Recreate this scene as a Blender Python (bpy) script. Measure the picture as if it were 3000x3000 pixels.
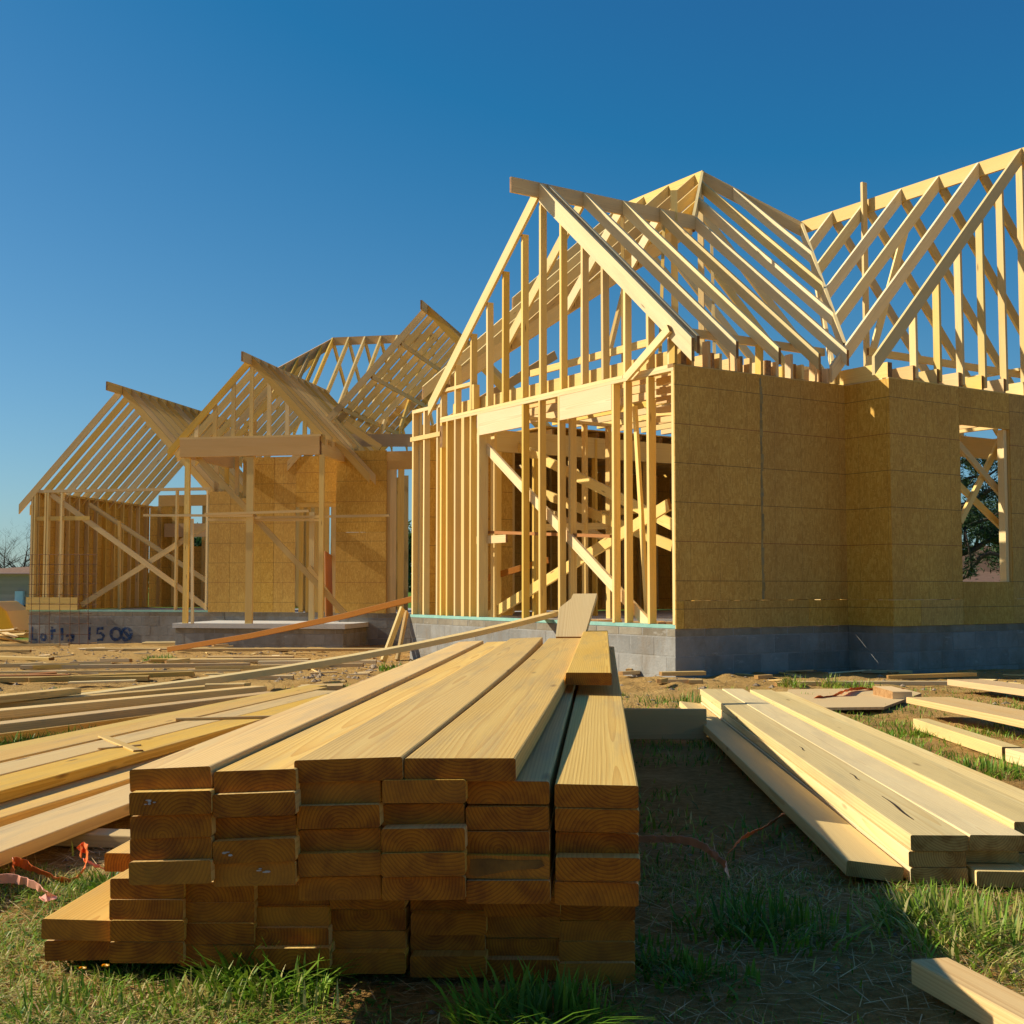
import bpy, math, random
import numpy as np
from mathutils import Vector, Matrix
random.seed(7); RNG = np.random.default_rng(11)
for o in list(bpy.data.objects): bpy.data.objects.remove(o)
scene = bpy.context.scene; COL = scene.collection
R = math.radians

# ------------------------------------------------------------------ camera
F = 3628.0; PITCH = R(3.44); H = 0.66            # focal length in photo pixels, pitch, eye height
cam = bpy.data.cameras.new("camera"); camo = bpy.data.objects.new("camera", cam); COL.objects.link(camo)
cam.sensor_width = 36; cam.lens = 36 * F / 3000; cam.clip_start = .05; cam.clip_end = 6000
camo.location = (0, 0, H); camo.rotation_euler = (R(90) + PITCH, 0, 0)
scene.camera = camo
# ------------------------------------------------------------------ world, sun, exposure
SUN_EL, SUN_AZ = R(32), R(7.5)                     # sun to the left, a little behind the scene
sv = Vector((-math.cos(SUN_AZ) * math.cos(SUN_EL), math.sin(SUN_AZ) * math.cos(SUN_EL), math.sin(SUN_EL)))
w = bpy.data.worlds.new("World"); scene.world = w; w.use_nodes = True
nt = w.node_tree; nt.nodes.clear()
sky = nt.nodes.new("ShaderNodeTexSky"); sky.sky_type = 'NISHITA'; sky.sun_disc = False
sky.sun_elevation = SUN_EL; sky.sun_rotation = math.atan2(sv.x, sv.y)
sky.air_density = 1.0; sky.dust_density = 0.6; sky.ozone_density = 2.2; sky.altitude = 200
bg = nt.nodes.new("ShaderNodeBackground"); bg.inputs[1].default_value = 0.085
out = nt.nodes.new("ShaderNodeOutputWorld")
# the same clear-day colour response over the whole dome: a deeper, cleaner blue
ma = nt.nodes.new("ShaderNodeVectorMath"); ma.operation = 'MULTIPLY_ADD'; nt.links.new(sky.outputs[0], ma.inputs[0]); ma.inputs[1].default_value = (.70, .80, .83); ma.inputs[2].default_value = (-.78, -.19, .52)
mx = nt.nodes.new("ShaderNodeVectorMath"); mx.operation = 'MAXIMUM'; nt.links.new(ma.outputs[0], mx.inputs[0]); mx.inputs[1].default_value = (.18, .1, .1)
nt.links.new(mx.outputs[0], bg.inputs[0]); nt.links.new(bg.outputs[0], out.inputs[0])
sl = bpy.data.lights.new("sun", 'SUN'); sl.energy = 5.0; sl.angle = R(.53); sl.color = (1, .92, .76)
so = bpy.data.objects.new("sun", sl); COL.objects.link(so); so.location = (-20, 5, 15)
so.rotation_euler = sv.to_track_quat('Z', 'Y').to_euler()
scene.view_settings.view_transform = 'Standard'; scene.view_settings.look = 'None'
scene.view_settings.exposure = 0.35; scene.view_settings.gamma = 1

# ------------------------------------------------------------------ pixel -> direction helpers
def ray(px, py):
    u = (px - 1500) / F; v = -(py - 1500) / F
    return Vector((u, math.cos(PITCH) - v * math.sin(PITCH), math.sin(PITCH) + v * math.cos(PITCH)))
CAM = Vector((0, 0, H))
def hit(px, py, p0, n):
    r = ray(px, py); return CAM + r * ((Vector(p0) - CAM).dot(n) / r.dot(n))
def atY(px, py, Y):
    r = ray(px, py); return CAM + r * (Y / r.y)
GY = [(-400, -.02), (1, -.03), (2.3, -.058), (3.2, -.075), (5, -.115), (8, -.175), (12.7, -.262), (17, -.37), (23, -.47), (26.5, -.54), (40, -.72), (95, -1.0), (300, -1.3), (4000, -2)]
GYx = [a for a, b in GY]; GYz = [b for a, b in GY]
def gz(y): return float(np.interp(y, GYx, GYz))
def onG(px, py, lift=0.0):
    Y = 5.0
    for _ in range(40):
        p = hit(px, py, (0, 0, gz(Y) + lift), Vector((0, 0, 1))); Y = .5 * Y + .5 * p.y if p.y > 0 else 400
    return Vector((p.x, p.y, gz(p.y) + lift))

# ------------------------------------------------------------------ node helpers
def newmat(name):
    m = bpy.data.materials.new(name); m.use_nodes = True
    n = m.node_tree; n.nodes.clear()
    o = n.nodes.new("ShaderNodeOutputMaterial"); b = n.nodes.new("ShaderNodeBsdfPrincipled")
    n.links.new(b.outputs[0], o.inputs[0]); b.inputs['Roughness'].default_value = .8
    b.inputs['Specular IOR Level'].default_value = .25
    return m, n, b
def N(n, t, **k):
    x = n.nodes.new(t)
    for a, v in k.items(): setattr(x, a, v)
    return x
def setin(n, s, v):
    if isinstance(v, bpy.types.NodeSocket): n.links.new(v, s)
    else: s.default_value = v
def M(n, op, a, b=0.0, c=0.0):
    x = N(n, "ShaderNodeMath", operation=op)
    setin(n, x.inputs[0], a); setin(n, x.inputs[1], b); setin(n, x.inputs[2], c); return x.outputs[0]
def MIX(n, f, a, b, mode='MIX'):
    x = N(n, "ShaderNodeMix", data_type='RGBA', blend_type=mode)
    setin(n, x.inputs[0], f)
    for s, v in ((x.inputs[6], a), (x.inputs[7], b)):
        setin(n, s, v if isinstance(v, bpy.types.NodeSocket) else (*v, 1) if len(v) == 3 else v)
    return x.outputs[2]
def RAMP(n, f, stops):
    x = N(n, "ShaderNodeValToRGB"); setin(n, x.inputs[0], f); e = x.color_ramp.elements
    while len(e) < len(stops): e.new(.5)
    for i, (p, c) in enumerate(stops): e[i].position = p; e[i].color = (*c, 1) if len(c) == 3 else c
    return x.outputs[0]
def NOISE(n, vec, scale, detail=3, rough=.55):
    x = N(n, "ShaderNodeTexNoise"); n.links.new(vec, x.inputs['Vector'])
    x.inputs['Scale'].default_value = scale; x.inputs['Detail'].default_value = detail; x.inputs['Roughness'].default_value = rough
    return x.outputs[0]
def MAP(n, vec, sc=(1, 1, 1), loc=None):
    x = N(n, "ShaderNodeMapping"); n.links.new(vec, x.inputs[0]); x.inputs['Scale'].default_value = sc
    if loc is not None: n.links.new(loc, x.inputs['Location'])
    return x.outputs[0]
def BUMP(n, b, h, st=.3, d=.01):
    x = N(n, "ShaderNodeBump"); x.inputs['Strength'].default_value = st; x.inputs['Distance'].default_value = d
    n.links.new(h, x.inputs['Height']); n.links.new(x.outputs[0], b.inputs['Normal'])

def wood(name, pale, warm, end=(.36, .19, .05), ring=.006, contrast=.5, knots=.35, rough=.62, weather=0.0):
    """solid sawn softwood: growth rings round a pith that differs from board to board, so end grain and face grain agree"""
    m, n, b = newmat(name)
    tc = N(n, "ShaderNodeTexCoord"); oi = N(n, "ShaderNodeObjectInfo"); rnd = oi.outputs['Random']
    wn = N(n, "ShaderNodeTexWhiteNoise", noise_dimensions='1D'); n.links.new(rnd, wn.inputs['W'])
    sc = N(n, "ShaderNodeSeparateColor"); n.links.new(wn.outputs['Color'], sc.inputs[0])
    r1, r2, r3 = sc.outputs
    off = N(n, "ShaderNodeCombineXYZ"); setin(n, off.inputs[0], M(n, 'MULTIPLY', r1, 37.)); setin(n, off.inputs[1], M(n, 'MULTIPLY', r2, 11.)); setin(n, off.inputs[2], M(n, 'MULTIPLY', r3, 5.))
    ob = tc.outputs['Object']
    wob = N(n, "ShaderNodeTexNoise"); n.links.new(MAP(n, ob, (.55, 5, 5), off.outputs[0]), wob.inputs['Vector']); wob.inputs['Scale'].default_value = 1.; wob.inputs['Detail'].default_value = 2
    s = N(n, "ShaderNodeSeparateXYZ"); n.links.new(ob, s.inputs[0])
    dy = M(n, 'ADD', s.outputs[1], M(n, 'MULTIPLY', M(n, 'SUBTRACT', r1, .5), .16))
    dz = M(n, 'ADD', s.outputs[2], M(n, 'MULTIPLY', M(n, 'SUBTRACT', r2, .62), .17))
    rad = M(n, 'SQRT', M(n, 'ADD', M(n, 'MULTIPLY', dy, dy), M(n, 'MULTIPLY', dz, dz)))
    rad = M(n, 'ADD', rad, M(n, 'MULTIPLY', wob.outputs[0], .035))
    ph = M(n, 'FRACT', M(n, 'DIVIDE', rad, ring))
    rings = M(n, 'POWER', ph, 2.2)
    fib = NOISE(n, MAP(n, ob, (2.5, 260, 260), off.outputs[0]), 1., 3, .6)
    blot = NOISE(n, MAP(n, ob, (.9, 7, 7), off.outputs[0]), 1., 3, .6)
    tone = M(n, 'ADD', M(n, 'MULTIPLY', r3, .75), M(n, 'MULTIPLY', M(n, 'SUBTRACT', blot, .35), .9))
    col = MIX(n, M(n, 'MINIMUM', M(n, 'MAXIMUM', tone, 0.), 1.), pale, warm)
    late = MIX(n, 1., col, (.70, .52, .33), 'MULTIPLY')
    col = MIX(n, M(n, 'MULTIPLY', rings, contrast), col, late)
    col = MIX(n, M(n, 'MULTIPLY', M(n, 'SUBTRACT', fib, .3), .55), col, MIX(n, 1., col, (.72, .60, .42), 'MULTIPLY'))
    if knots:
        v = N(n, "ShaderNodeTexVoronoi"); n.links.new(MAP(n, ob, (1.7, 9, 9), off.outputs[0]), v.inputs['Vector']); v.inputs['Scale'].default_value = 1.
        vs = N(n, "ShaderNodeSeparateColor"); n.links.new(v.outputs['Color'], vs.inputs[0])
        k = M(n, 'MULTIPLY', M(n, 'SMOOTHSTEP', v.outputs['Distance'], .02, .11) if False else RAMP(n, v.outputs['Distance'], [(.03, (1, 1, 1)), (.11, (0, 0, 0))]), M(n, 'LESS_THAN', vs.outputs[0], knots))
        col = MIX(n, M(n, 'MULTIPLY', k, .8), col, (.16, .065, .018))
    if weather:
        g = NOISE(n, MAP(n, ob, (1.3, 14, 14), off.outputs[0]), 1., 4, .65)
        col = MIX(n, M(n, 'MULTIPLY', RAMP(n, g, [(.5, (0, 0, 0)), (.72, (1, 1, 1))]), weather), col, (.26, .22, .15))
    # sawn ends: darker, rings and drying checks stronger
    sn = N(n, "ShaderNodeSeparateXYZ"); n.links.new(tc.outputs['Normal'], sn.inputs[0])
    em = M(n, 'GREATER_THAN', M(n, 'ABSOLUTE', sn.outputs[0]), .75)
    ecol = MIX(n, rings, end, tuple(x * y for x, y in zip(end, (.52, .42, .30))))
    eb = NOISE(n, MAP(n, ob, (1, 22, 22), off.outputs[0]), 1., 4, .6)
    ecol = MIX(n, RAMP(n, eb, [(.42, (0, 0, 0)), (.62, (1, 1, 1))]), ecol, MIX(n, 1., ecol, (.62, .52, .40), 'MULTIPLY'))
    ecol = MIX(n, M(n, 'MULTIPLY', M(n, 'POWER', r3, 5.), .40), ecol, MIX(n, .35, end, warm))
    hv = N(n, "ShaderNodeHueSaturation"); n.links.new(col, hv.inputs['Color']); setin(n, hv.inputs['Value'], M(n, 'ADD', .84, M(n, 'MULTIPLY', r2, .26))); setin(n, hv.inputs['Saturation'], M(n, 'ADD', .84, M(n, 'MULTIPLY', r1, .26)))
    n.links.new(MIX(n, em, hv.outputs[0], ecol), b.inputs['Base Color']); b.inputs['Roughness'].default_value = rough
    BUMP(n, b, M(n, 'ADD', M(n, 'MULTIPLY', fib, .6), M(n, 'MULTIPLY', rings, .25)), .25, .004)
    return m

W_FRAME = wood("framing_lumber", (.86, .67, .29), (.80, .52, .125), knots=.4, contrast=.4)
W_RAFT = wood("rafter_lumber", (.86, .72, .42), (.80, .60, .24), knots=.4, contrast=.35, weather=.12)
W_DARK = wood("weathered_framing", (.76, .55, .21), (.68, .42, .09), knots=.35, contrast=.4, weather=.25)
W_STACK = wood("stack_lumber", (.84, .58, .19), (.76, .45, .095), end=(.41, .138, .003), knots=.75, contrast=.6, weather=.34)
W_PALE = wood("pale_lumber", (.87, .69, .35), (.83, .60, .24), end=(.46, .29, .09), knots=.7, contrast=.45, weather=.25)
W_SCRAP = wood("scrap_lumber", (.80, .60, .28), (.62, .38, .12), end=(.40, .22, .07), knots=.3, contrast=.35, weather=.4)
W_ORANGE = wood("orange_board", (.44, .17, .02), (.36, .12, .012), end=(.35, .16, .05), knots=.2, contrast=.4)
W_PINK = wood("cut_pine", (.86, .64, .32), (.82, .52, .19), end=(.45, .25, .1), knots=.3, contrast=.5)
W_LVL = wood("beam_lumber", (.70, .45, .19), (.62, .37, .12), knots=.1, contrast=.3)

def osb():
    m, n, b = newmat("oriented_strand_board")
    tc = N(n, "ShaderNodeTexCoord"); ob = tc.outputs['Object']; oi = N(n, "ShaderNodeObjectInfo")
    off = N(n, "ShaderNodeCombineXYZ"); setin(n, off.inputs[0], M(n, 'MULTIPLY', oi.outputs['Random'], 23.)); setin(n, off.inputs[2], M(n, 'MULTIPLY', oi.outputs['Random'], 57.))
    wq = NOISE(n, MAP(n, ob, (9, 9, 9), off.outputs[0]), 1., 2)
    def strands(sc, seed):
        v = N(n, "ShaderNodeTexVoronoi"); mp = N(n, "ShaderNodeMapping"); n.links.new(ob, mp.inputs[0]); n.links.new(off.outputs[0], mp.inputs['Location'])
        mp.inputs['Scale'].default_value = sc; mp.inputs['Rotation'].default_value = (0, seed, 0)
        va = N(n, "ShaderNodeVectorMath", operation='ADD'); n.links.new(mp.outputs[0], va.inputs[0])
        cx = N(n, "ShaderNodeCombineXYZ"); setin(n, cx.inputs[0], M(n, 'MULTIPLY', wq, 1.6)); setin(n, cx.inputs[2], M(n, 'MULTIPLY', wq, 1.1)); n.links.new(cx.outputs[0], va.inputs[1])
        n.links.new(va.outputs[0], v.inputs['Vector']); v.inputs['Scale'].default_value = 1.
        q = N(n, "ShaderNodeSeparateColor"); n.links.new(v.outputs['Color'], q.inputs[0]); return q.outputs
    a = strands((70, 70, 20), .12); c = strands((34, 34, 95), .35)
    pick = M(n, 'GREATER_THAN', a[1], .7)
    val = M(n, 'ADD', M(n, 'MULTIPLY', a[0], M(n, 'SUBTRACT', 1., pick)), M(n, 'MULTIPLY', c[0], pick))
    col = RAMP(n, val, [(0, (.52, .275, .032)), (.35, (.59, .322, .040)), (.7, (.64, .362, .050)), (1, (.70, .425, .075))])
    big = NOISE(n, MAP(n, ob, (1.1, 1.1, .7), off.outputs[0]), 1., 4, .6)
    col = MIX(n, RAMP(n, big, [(.40, (0, 0, 0)), (.66, (.55, .55, .55))]), col, MIX(n, 1., col, (.70, .62, .50), 'MULTIPLY'))
    dk = RAMP(n, NOISE(n, MAP(n, ob, (3, 3, 1.6), off.outputs[0]), 3., 4, .7), [(.64, (0, 0, 0)), (.74, (1, 1, 1))])
    col = MIX(n, M(n, 'MULTIPLY', dk, .4), col, (.24, .115, .02))
    # printed stud and course lines: flat print on the sheet
    s = N(n, "ShaderNodeSeparateXYZ"); n.links.new(ob, s.inputs[0])
    def line(coord, step, wid):
        f = M(n, 'FRACT', M(n, 'ADD', M(n, 'DIVIDE', coord, step), 100.0))
        return M(n, 'LESS_THAN', M(n, 'ABSOLUTE', M(n, 'SUBTRACT', f, .5)), wid / step)
    lh = line(s.outputs[2], .4064, .0030); lv = line(s.outputs[0], .4064, .0022)
    red = M(n, 'GREATER_THAN', M(n, 'FRACT', M(n, 'ADD', M(n, 'DIVIDE', s.outputs[2], 1.2192), 100.17)), .66)
    lcol = MIX(n, red, (.10, .055, .02), (.22, .035, .012))
    col = MIX(n, M(n, 'MULTIPLY', lh, .85), col, lcol)
    col = MIX(n, M(n, 'MULTIPLY', lv, .45), col, (.12, .07, .03))
    wn = N(n, "ShaderNodeTexWhiteNoise", noise_dimensions='1D'); n.links.new(oi.outputs['Random'], wn.inputs['W'])
    hv = N(n, "ShaderNodeHueSaturation"); n.links.new(col, hv.inputs['Color']); setin(n, hv.inputs['Value'], M(n, 'ADD', .91, M(n, 'MULTIPLY', wn.outputs['Value'], .14))); setin(n, hv.inputs['Saturation'], M(n, 'ADD', .95, M(n, 'MULTIPLY', oi.outputs['Random'], .05)))
    n.links.new(hv.outputs[0], b.inputs['Base Color']); b.inputs['Roughness'].default_value = .6
    BUMP(n, b, val, .25, .004); return m
OSB = osb()

def simple(name, c1, c2, scale=8, rough=.85, bump=.3, coord='Object', detail=5, spec=.25, bd=.01, stain=None):
    m, n, b = newmat(name); tc = N(n, "ShaderNodeTexCoord"); oi = N(n, "ShaderNodeObjectInfo")
    off = N(n, "ShaderNodeCombineXYZ"); setin(n, off.inputs[0], M(n, 'MULTIPLY', oi.outputs['Random'], 41.)); setin(n, off.inputs[1], M(n, 'MULTIPLY', oi.outputs['Random'], 17.))
    v = MAP(n, tc.outputs[coord], (1, 1, 1), off.outputs[0])
    q = NOISE(n, v, scale, detail, .62); q2 = NOISE(n, v, scale * 9, 3, .6)
    f = M(n, 'ADD', M(n, 'MULTIPLY', RAMP(n, q, [(.3, (0, 0, 0)), (.7, (1, 1, 1))]), .7), M(n, 'MULTIPLY', q2, .3))
    col = MIX(n, f, c1, c2)
    hv = N(n, "ShaderNodeHueSaturation"); n.links.new(col, hv.inputs['Color']); setin(n, hv.inputs['Value'], M(n, 'ADD', .84, M(n, 'MULTIPLY', oi.outputs['Random'], .32)))
    fin = hv.outputs[0]
    if stain:   # damp patches, mortar smears and dried mud running across the blocks
        ge = N(n, "ShaderNodeNewGeometry"); sa = NOISE(n, MAP(n, ge.outputs['Position'], (1, 1, .55)), 2.1, 6, .68); sb = NOISE(n, MAP(n, ge.outputs['Position'], (1, 1, 3.)), 4.3, 5, .7)
        fin = MIX(n, RAMP(n, sa, [(.50, (0, 0, 0)), (.66, (.65, .65, .65))]), fin, stain); fin = MIX(n, RAMP(n, sb, [(.60, (0, 0, 0)), (.72, (.55, .55, .55))]), fin, (.46, .43, .37))
    n.links.new(fin, b.inputs['Base Color']); b.inputs['Roughness'].default_value = rough; b.inputs['Specular IOR Level'].default_value = spec
    if bump: BUMP(n, b, M(n, 'ADD', q2, q), bump, bd)
    return m
BLOCK = simple("concrete_block", (.20, .19, .165), (.31, .295, .26), 5, .95, .5, stain=(.20, .15, .095))
MORTAR = simple("mortar", (.21, .20, .175), (.31, .295, .26), 12, .95, .6, stain=(.22, .17, .11))
CAP = simple("cap_block", (.20, .165, .11), (.31, .265, .19), 7, .95, .5, stain=(.15, .115, .07))
TREATED = simple("treated_sill", (.20, .42, .34), (.34, .58, .46), 9, .7, .2)
RIB = simple("orange_plastic_ribbon", (.85, .16, .02), (.95, .24, .05), 5, .4, 0, spec=.5)
RIBP = simple("pink_plastic_ribbon", (.90, .36, .22), (.95, .45, .30), 5, .4, 0, spec=.5)
STEEL = simple("rusty_wire", (.10, .045, .02), (.20, .09, .04), 30, .8, 0)
TAPE = simple("blue_seam_stain", (.15, .16, .11), (.40, .26, .06), 12, .7, 0)
def spray():
    m, n, b = newmat("blue_spray_paint"); tc = N(n, "ShaderNodeTexCoord"); b.inputs['Base Color'].default_value = (.012, .05, .15, 1)
    q = NOISE(n, tc.outputs['Object'], 22., 5, .7); tr = N(n, "ShaderNodeBsdfTransparent"); ms = N(n, "ShaderNodeMixShader")
    n.links.new(RAMP(n, q, [(.34, (.25, .25, .25)), (.60, (.95, .95, .95))]), ms.inputs[0]); n.links.new(tr.outputs[0], ms.inputs[1]); n.links.new(b.outputs[0], ms.inputs[2])
    o = [x for x in n.nodes if x.type == 'OUTPUT_MATERIAL'][0]; n.links.new(ms.outputs[0], o.inputs[0]); return m
PAINT = spray()
YELLOW = simple("yellow_steel_paint", (.92, .46, .012), (.95, .52, .02), 3, .45, 0, spec=.5)
BLACK = simple("black_rubber", (.02, .02, .02), (.05, .045, .04), 8, .8, .2)
SIDING = simple("grey_siding", (.78, .42, .26), (.84, .47, .30), 2, .8, 0)
SHINGLE = simple("brown_shingles", (.15, .085, .055), (.22, .13, .085), 4, .9, .3)
WHITE = simple("white_metal", (.62, .62, .60), (.75, .75, .73), 3, .5, 0)
GLASSD = simple("dark_window_glass", (.02, .025, .03), (.04, .05, .06), 3, .15, 0, spec=.6)
BARK = simple("bark", (.055, .038, .025), (.11, .08, .055), 9, .95, .6)
SLABM = simple("concrete_slab", (.48, .45, .39), (.62, .59, .52), 3, .9, .2)
STONE = simple("stone_and_clods", (.22, .15, .09), (.44, .33, .21), 10, .95, .4)
SPLIT = simple("dark_split", (.03, .018, .01), (.06, .035, .015), 10, .9, 0)
SCORCH = simple("dark_wet_end", (.035, .015, .004), (.28, .13, .02), 16, .5, 0)
CHALK = simple("white_paint_smear", (.28, .25, .22), (.50, .48, .46), 30, .8, 0)

def leafmat(name, cols, trans=.25, rough=.5):
    m, n, b = newmat(name)
    at = N(n, "ShaderNodeAttribute"); at.attribute_name = "tint"
    s = N(n, "ShaderNodeSeparateColor"); n.links.new(at.outputs['Color'], s.inputs[0])
    k = len(cols) - 1
    col = RAMP(n, s.outputs[0], [(i / k, c) for i, c in enumerate(cols)])
    hv = N(n, "ShaderNodeHueSaturation"); n.links.new(col, hv.inputs['Color']); setin(n, hv.inputs['Value'], M(n, 'ADD', .65, M(n, 'MULTIPLY', s.outputs[1], .7)))
    n.links.new(hv.outputs[0], b.inputs['Base Color']); b.inputs['Roughness'].default_value = rough
    tr = N(n, "ShaderNodeBsdfTranslucent"); n.links.new(hv.outputs[0], tr.inputs[0])
    ms = N(n, "ShaderNodeMixShader"); ms.inputs[0].default_value = trans
    o = [x for x in n.nodes if x.type == 'OUTPUT_MATERIAL'][0]
    n.links.new(b.outputs[0], ms.inputs[1]); n.links.new(tr.outputs[0], ms.inputs[2]); n.links.new(ms.outputs[0], o.inputs[0])
    return m
GRASS = leafmat("grass_blades", [(.070, .165, .012), (.145, .275, .018), (.25, .36, .03), (.44, .40, .09), (.62, .49, .20)], .3)
STRAW = leafmat("dry_straw", [(.42, .25, .09), (.60, .40, .16), (.70, .53, .27)], .1, .7)
PINE = leafmat("pine_needles", [(.012, .03, .010), (.025, .055, .015), (.05, .085, .025)], .15)
CLOVER = leafmat("clover_leaves", [(.05, .13, .012), (.10, .20, .02), (.20, .27, .04)], .25)
LEAF = leafmat("tree_leaves", [(.025, .06, .015), (.05, .10, .02), (.09, .14, .035)], .2)

def groundmat():
    m, n, b = newmat("bare_dirt")
    tc = N(n, "ShaderNodeTexCoord"); v = tc.outputs['Object']
    big = NOISE(n, v, .35, 5, .6); mid = NOISE(n, v, 2.2, 6, .65); fine = NOISE(n, v, 26, 6, .7); gr = NOISE(n, v, 130, 3, .7)
    col = RAMP(n, M(n, 'ADD', M(n, 'MULTIPLY', mid, .6), M(n, 'MULTIPLY', fine, .4)), [(.30, (.28, .150, .042)), (.5, (.52, .305, .095)), (.68, (.70, .46, .17))])
    col = MIX(n, RAMP(n, big, [(.42, (0, 0, 0)), (.62, (.6, .6, .6))]), col, (.56, .335, .105))
    col = MIX(n, RAMP(n, gr, [(.62, (0, 0, 0)), (.75, (.6, .6, .6))]), col, (.17, .10, .045))
    # green turf on the far bank behind the houses and dark thatch in the near field
    s = N(n, "ShaderNodeSeparateXYZ"); n.links.new(v, s.inputs[0])
    far = RAMP(n, M(n, 'ADD', M(n, 'DIVIDE', s.outputs[1], 100.), M(n, 'MULTIPLY', M(n, 'SUBTRACT', mid, .5), .05)), [(.27, (0, 0, 0)), (.30, (1, 1, 1))])
    turf = RAMP(n, fine, [(.35, (.06, .14, .012)), (.65, (.16, .26, .03))])
    col = MIX(n, far, col, turf)
    near = RAMP(n, M(n, 'ADD', M(n, 'DIVIDE', s.outputs[1], 10.), M(n, 'MULTIPLY', M(n, 'SUBTRACT', mid, .5), .5)), [(.50, (1, 1, 1)), (.72, (0, 0, 0))])
    thatch = RAMP(n, fine, [(.35, (.26, .130, .030)), (.55, (.46, .250, .070)), (.72, (.60, .37, .13))])
    col = MIX(n, M(n, 'MULTIPLY', near, .8), col, thatch)
    n.links.new(col, b.inputs['Base Color']); b.inputs['Roughness'].default_value = .95; b.inputs['Specular IOR Level'].default_value = .1
    BUMP(n, b, M(n, 'ADD', M(n, 'ADD', fine, M(n, 'MULTIPLY', mid, 1.3)), M(n, 'MULTIPLY', gr, .35)), .9, .05)
    return m
DIRT = groundmat()
# ------------------------------------------------------------------ object helpers
def link(name, me, mat, parent=None):
    o = bpy.data.objects.new(name, me); COL.objects.link(o)
    if mat is not None and not me.materials: me.materials.append(mat)
    if parent is not None:
        o.parent = parent; o.matrix_parent_inverse = parent.matrix_world.inverted()
    return o
def pymesh(name, v, f):
    me = bpy.data.meshes.new(name); me.from_pydata([tuple(x) for x in v], [], f); me.update(); return me
def tag(o, label=None, cat=None, group=None, kind=None):
    if label: o["label"] = label
    if cat: o["category"] = cat
    if group: o["group"] = group
    if kind: o["kind"] = kind
    return o
def thing(name, label, cat, loc, group=None):
    e = bpy.data.objects.new(name, None); COL.objects.link(e); e.location = loc; e.empty_display_size = .2
    e.matrix_world = Matrix.Translation(Vector(loc)); tag(e, label, cat, group); return e
def frame(p0, p1, up):
    x = (p1 - p0).normalized(); u = Vector(up); z = u - x * u.dot(x)
    if z.length < 1e-4: z = Vector((1, 0, 0)) - x * x.x
    z.normalize(); y = z.cross(x)
    m = Matrix((x, y, z)).transposed().to_4x4(); return m
BOXF = [(0, 3, 2, 1), (4, 5, 6, 7), (0, 1, 5, 4), (1, 2, 6, 5), (2, 3, 7, 6), (3, 0, 4, 7)]
MESHCACHE = {}
def boxmesh(L, w, h, k0=0.0, k1=0.0):
    key = (round(L, 3), w, h, round(k0, 3), round(k1, 3))
    if key in MESHCACHE: return MESHCACHE[key]
    v = []
    for y, z in ((-w / 2, -h / 2), (w / 2, -h / 2), (w / 2, h / 2), (-w / 2, h / 2)): v.append((-L / 2 + k0 * z, y, z))
    for y, z in ((-w / 2, -h / 2), (w / 2, -h / 2), (w / 2, h / 2), (-w / 2, h / 2)): v.append((L / 2 + k1 * z, y, z))
    me = pymesh("lumber", v, BOXF); MESHCACHE[key] = me; return me
def jit(a=.0016): return Vector((random.uniform(-a, a), random.uniform(-a, a), random.uniform(-a, a)))
def member(name, parent, p0, p1, w=.038, h=.089, up=(0, 0, 1), mat=None, plumb=False, j=.0016):
    """one stick of lumber: axis p0-p1, h measured along 'up', w across"""
    p0 = Vector(p0) + jit(.003); p1 = Vector(p1) + jit(.003); m = frame(p0, p1, up); L = (p1 - p0).length - random.uniform(0, .003)
    k = 0.0
    if plumb:
        x = m.col[0]; z = m.col[2]
        k = x.z / max(z.z, .05)
    o = link(name, boxmesh(round(L, 3), w, h, k, k), None, None)
    if not o.data.materials: o.data.materials.append(mat or W_FRAME)
    if o.data.materials[0] != (mat or W_FRAME):
        o.material_slots[0].link = 'OBJECT'; o.material_slots[0].material = mat or W_FRAME
    m.translation = (p0 + p1) / 2 + jit(j)
    if parent is not None:
        o.parent = parent; o.matrix_parent_inverse = parent.matrix_world.inverted()
    o.matrix_world = m if parent is None else m
    o.matrix_basis = m
    return o
class Frame:
    """a local building frame: x along ex, y along ey, z up"""
    def __init__(s, org, ex, ey): s.o = Vector(org); s.x = Vector(ex); s.y = Vector(ey)
    def W(s, a, b, z): return s.o + s.x * a + s.y * b + Vector((0, 0, z))
    def px(s, u, v, axis, val):
        """pixel -> local coords on the plane (axis 'x' or 'y' = val)"""
        n = s.x if axis == 'x' else s.y
        p = hit(u, v, s.o + n * val, n) - s.o
        return Vector((p.dot(s.x), p.dot(s.y), p.z))
def panel(name, parent, P, ex, width, height, th=.011, mat=None, normal=None):
    """a sheet: P lower-left outer corner, ex along width, z up, thickness along -normal"""
    ex = Vector(ex).normalized(); nn = Vector(normal).normalized()
    x0, x1 = .002, width - .002; z0, z1 = .002, height - .002
    v = [(x, y, z) for y in (0, th) for (x, z) in ((x0, z0), (x1, z0), (x1, z1), (x0, z1))]
    f = [(0, 1, 2, 3), (7, 6, 5, 4), (0, 4, 5, 1), (1, 5, 6, 2), (2, 6, 7, 3), (3, 7, 4, 0)]
    me = pymesh("sheet", v, f); me.materials.append(mat or OSB)
    o = bpy.data.objects.new(name, me); COL.objects.link(o)
    m = Matrix((ex, -nn, Vector((0, 0, 1)))).transposed().to_4x4(); m.translation = Vector(P) + nn * random.uniform(-.0008, .0012)
    if parent is not None:
        o.parent = parent; o.matrix_parent_inverse = parent.matrix_world.inverted()
    o.matrix_basis = m; return o
BLK = {}
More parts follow.
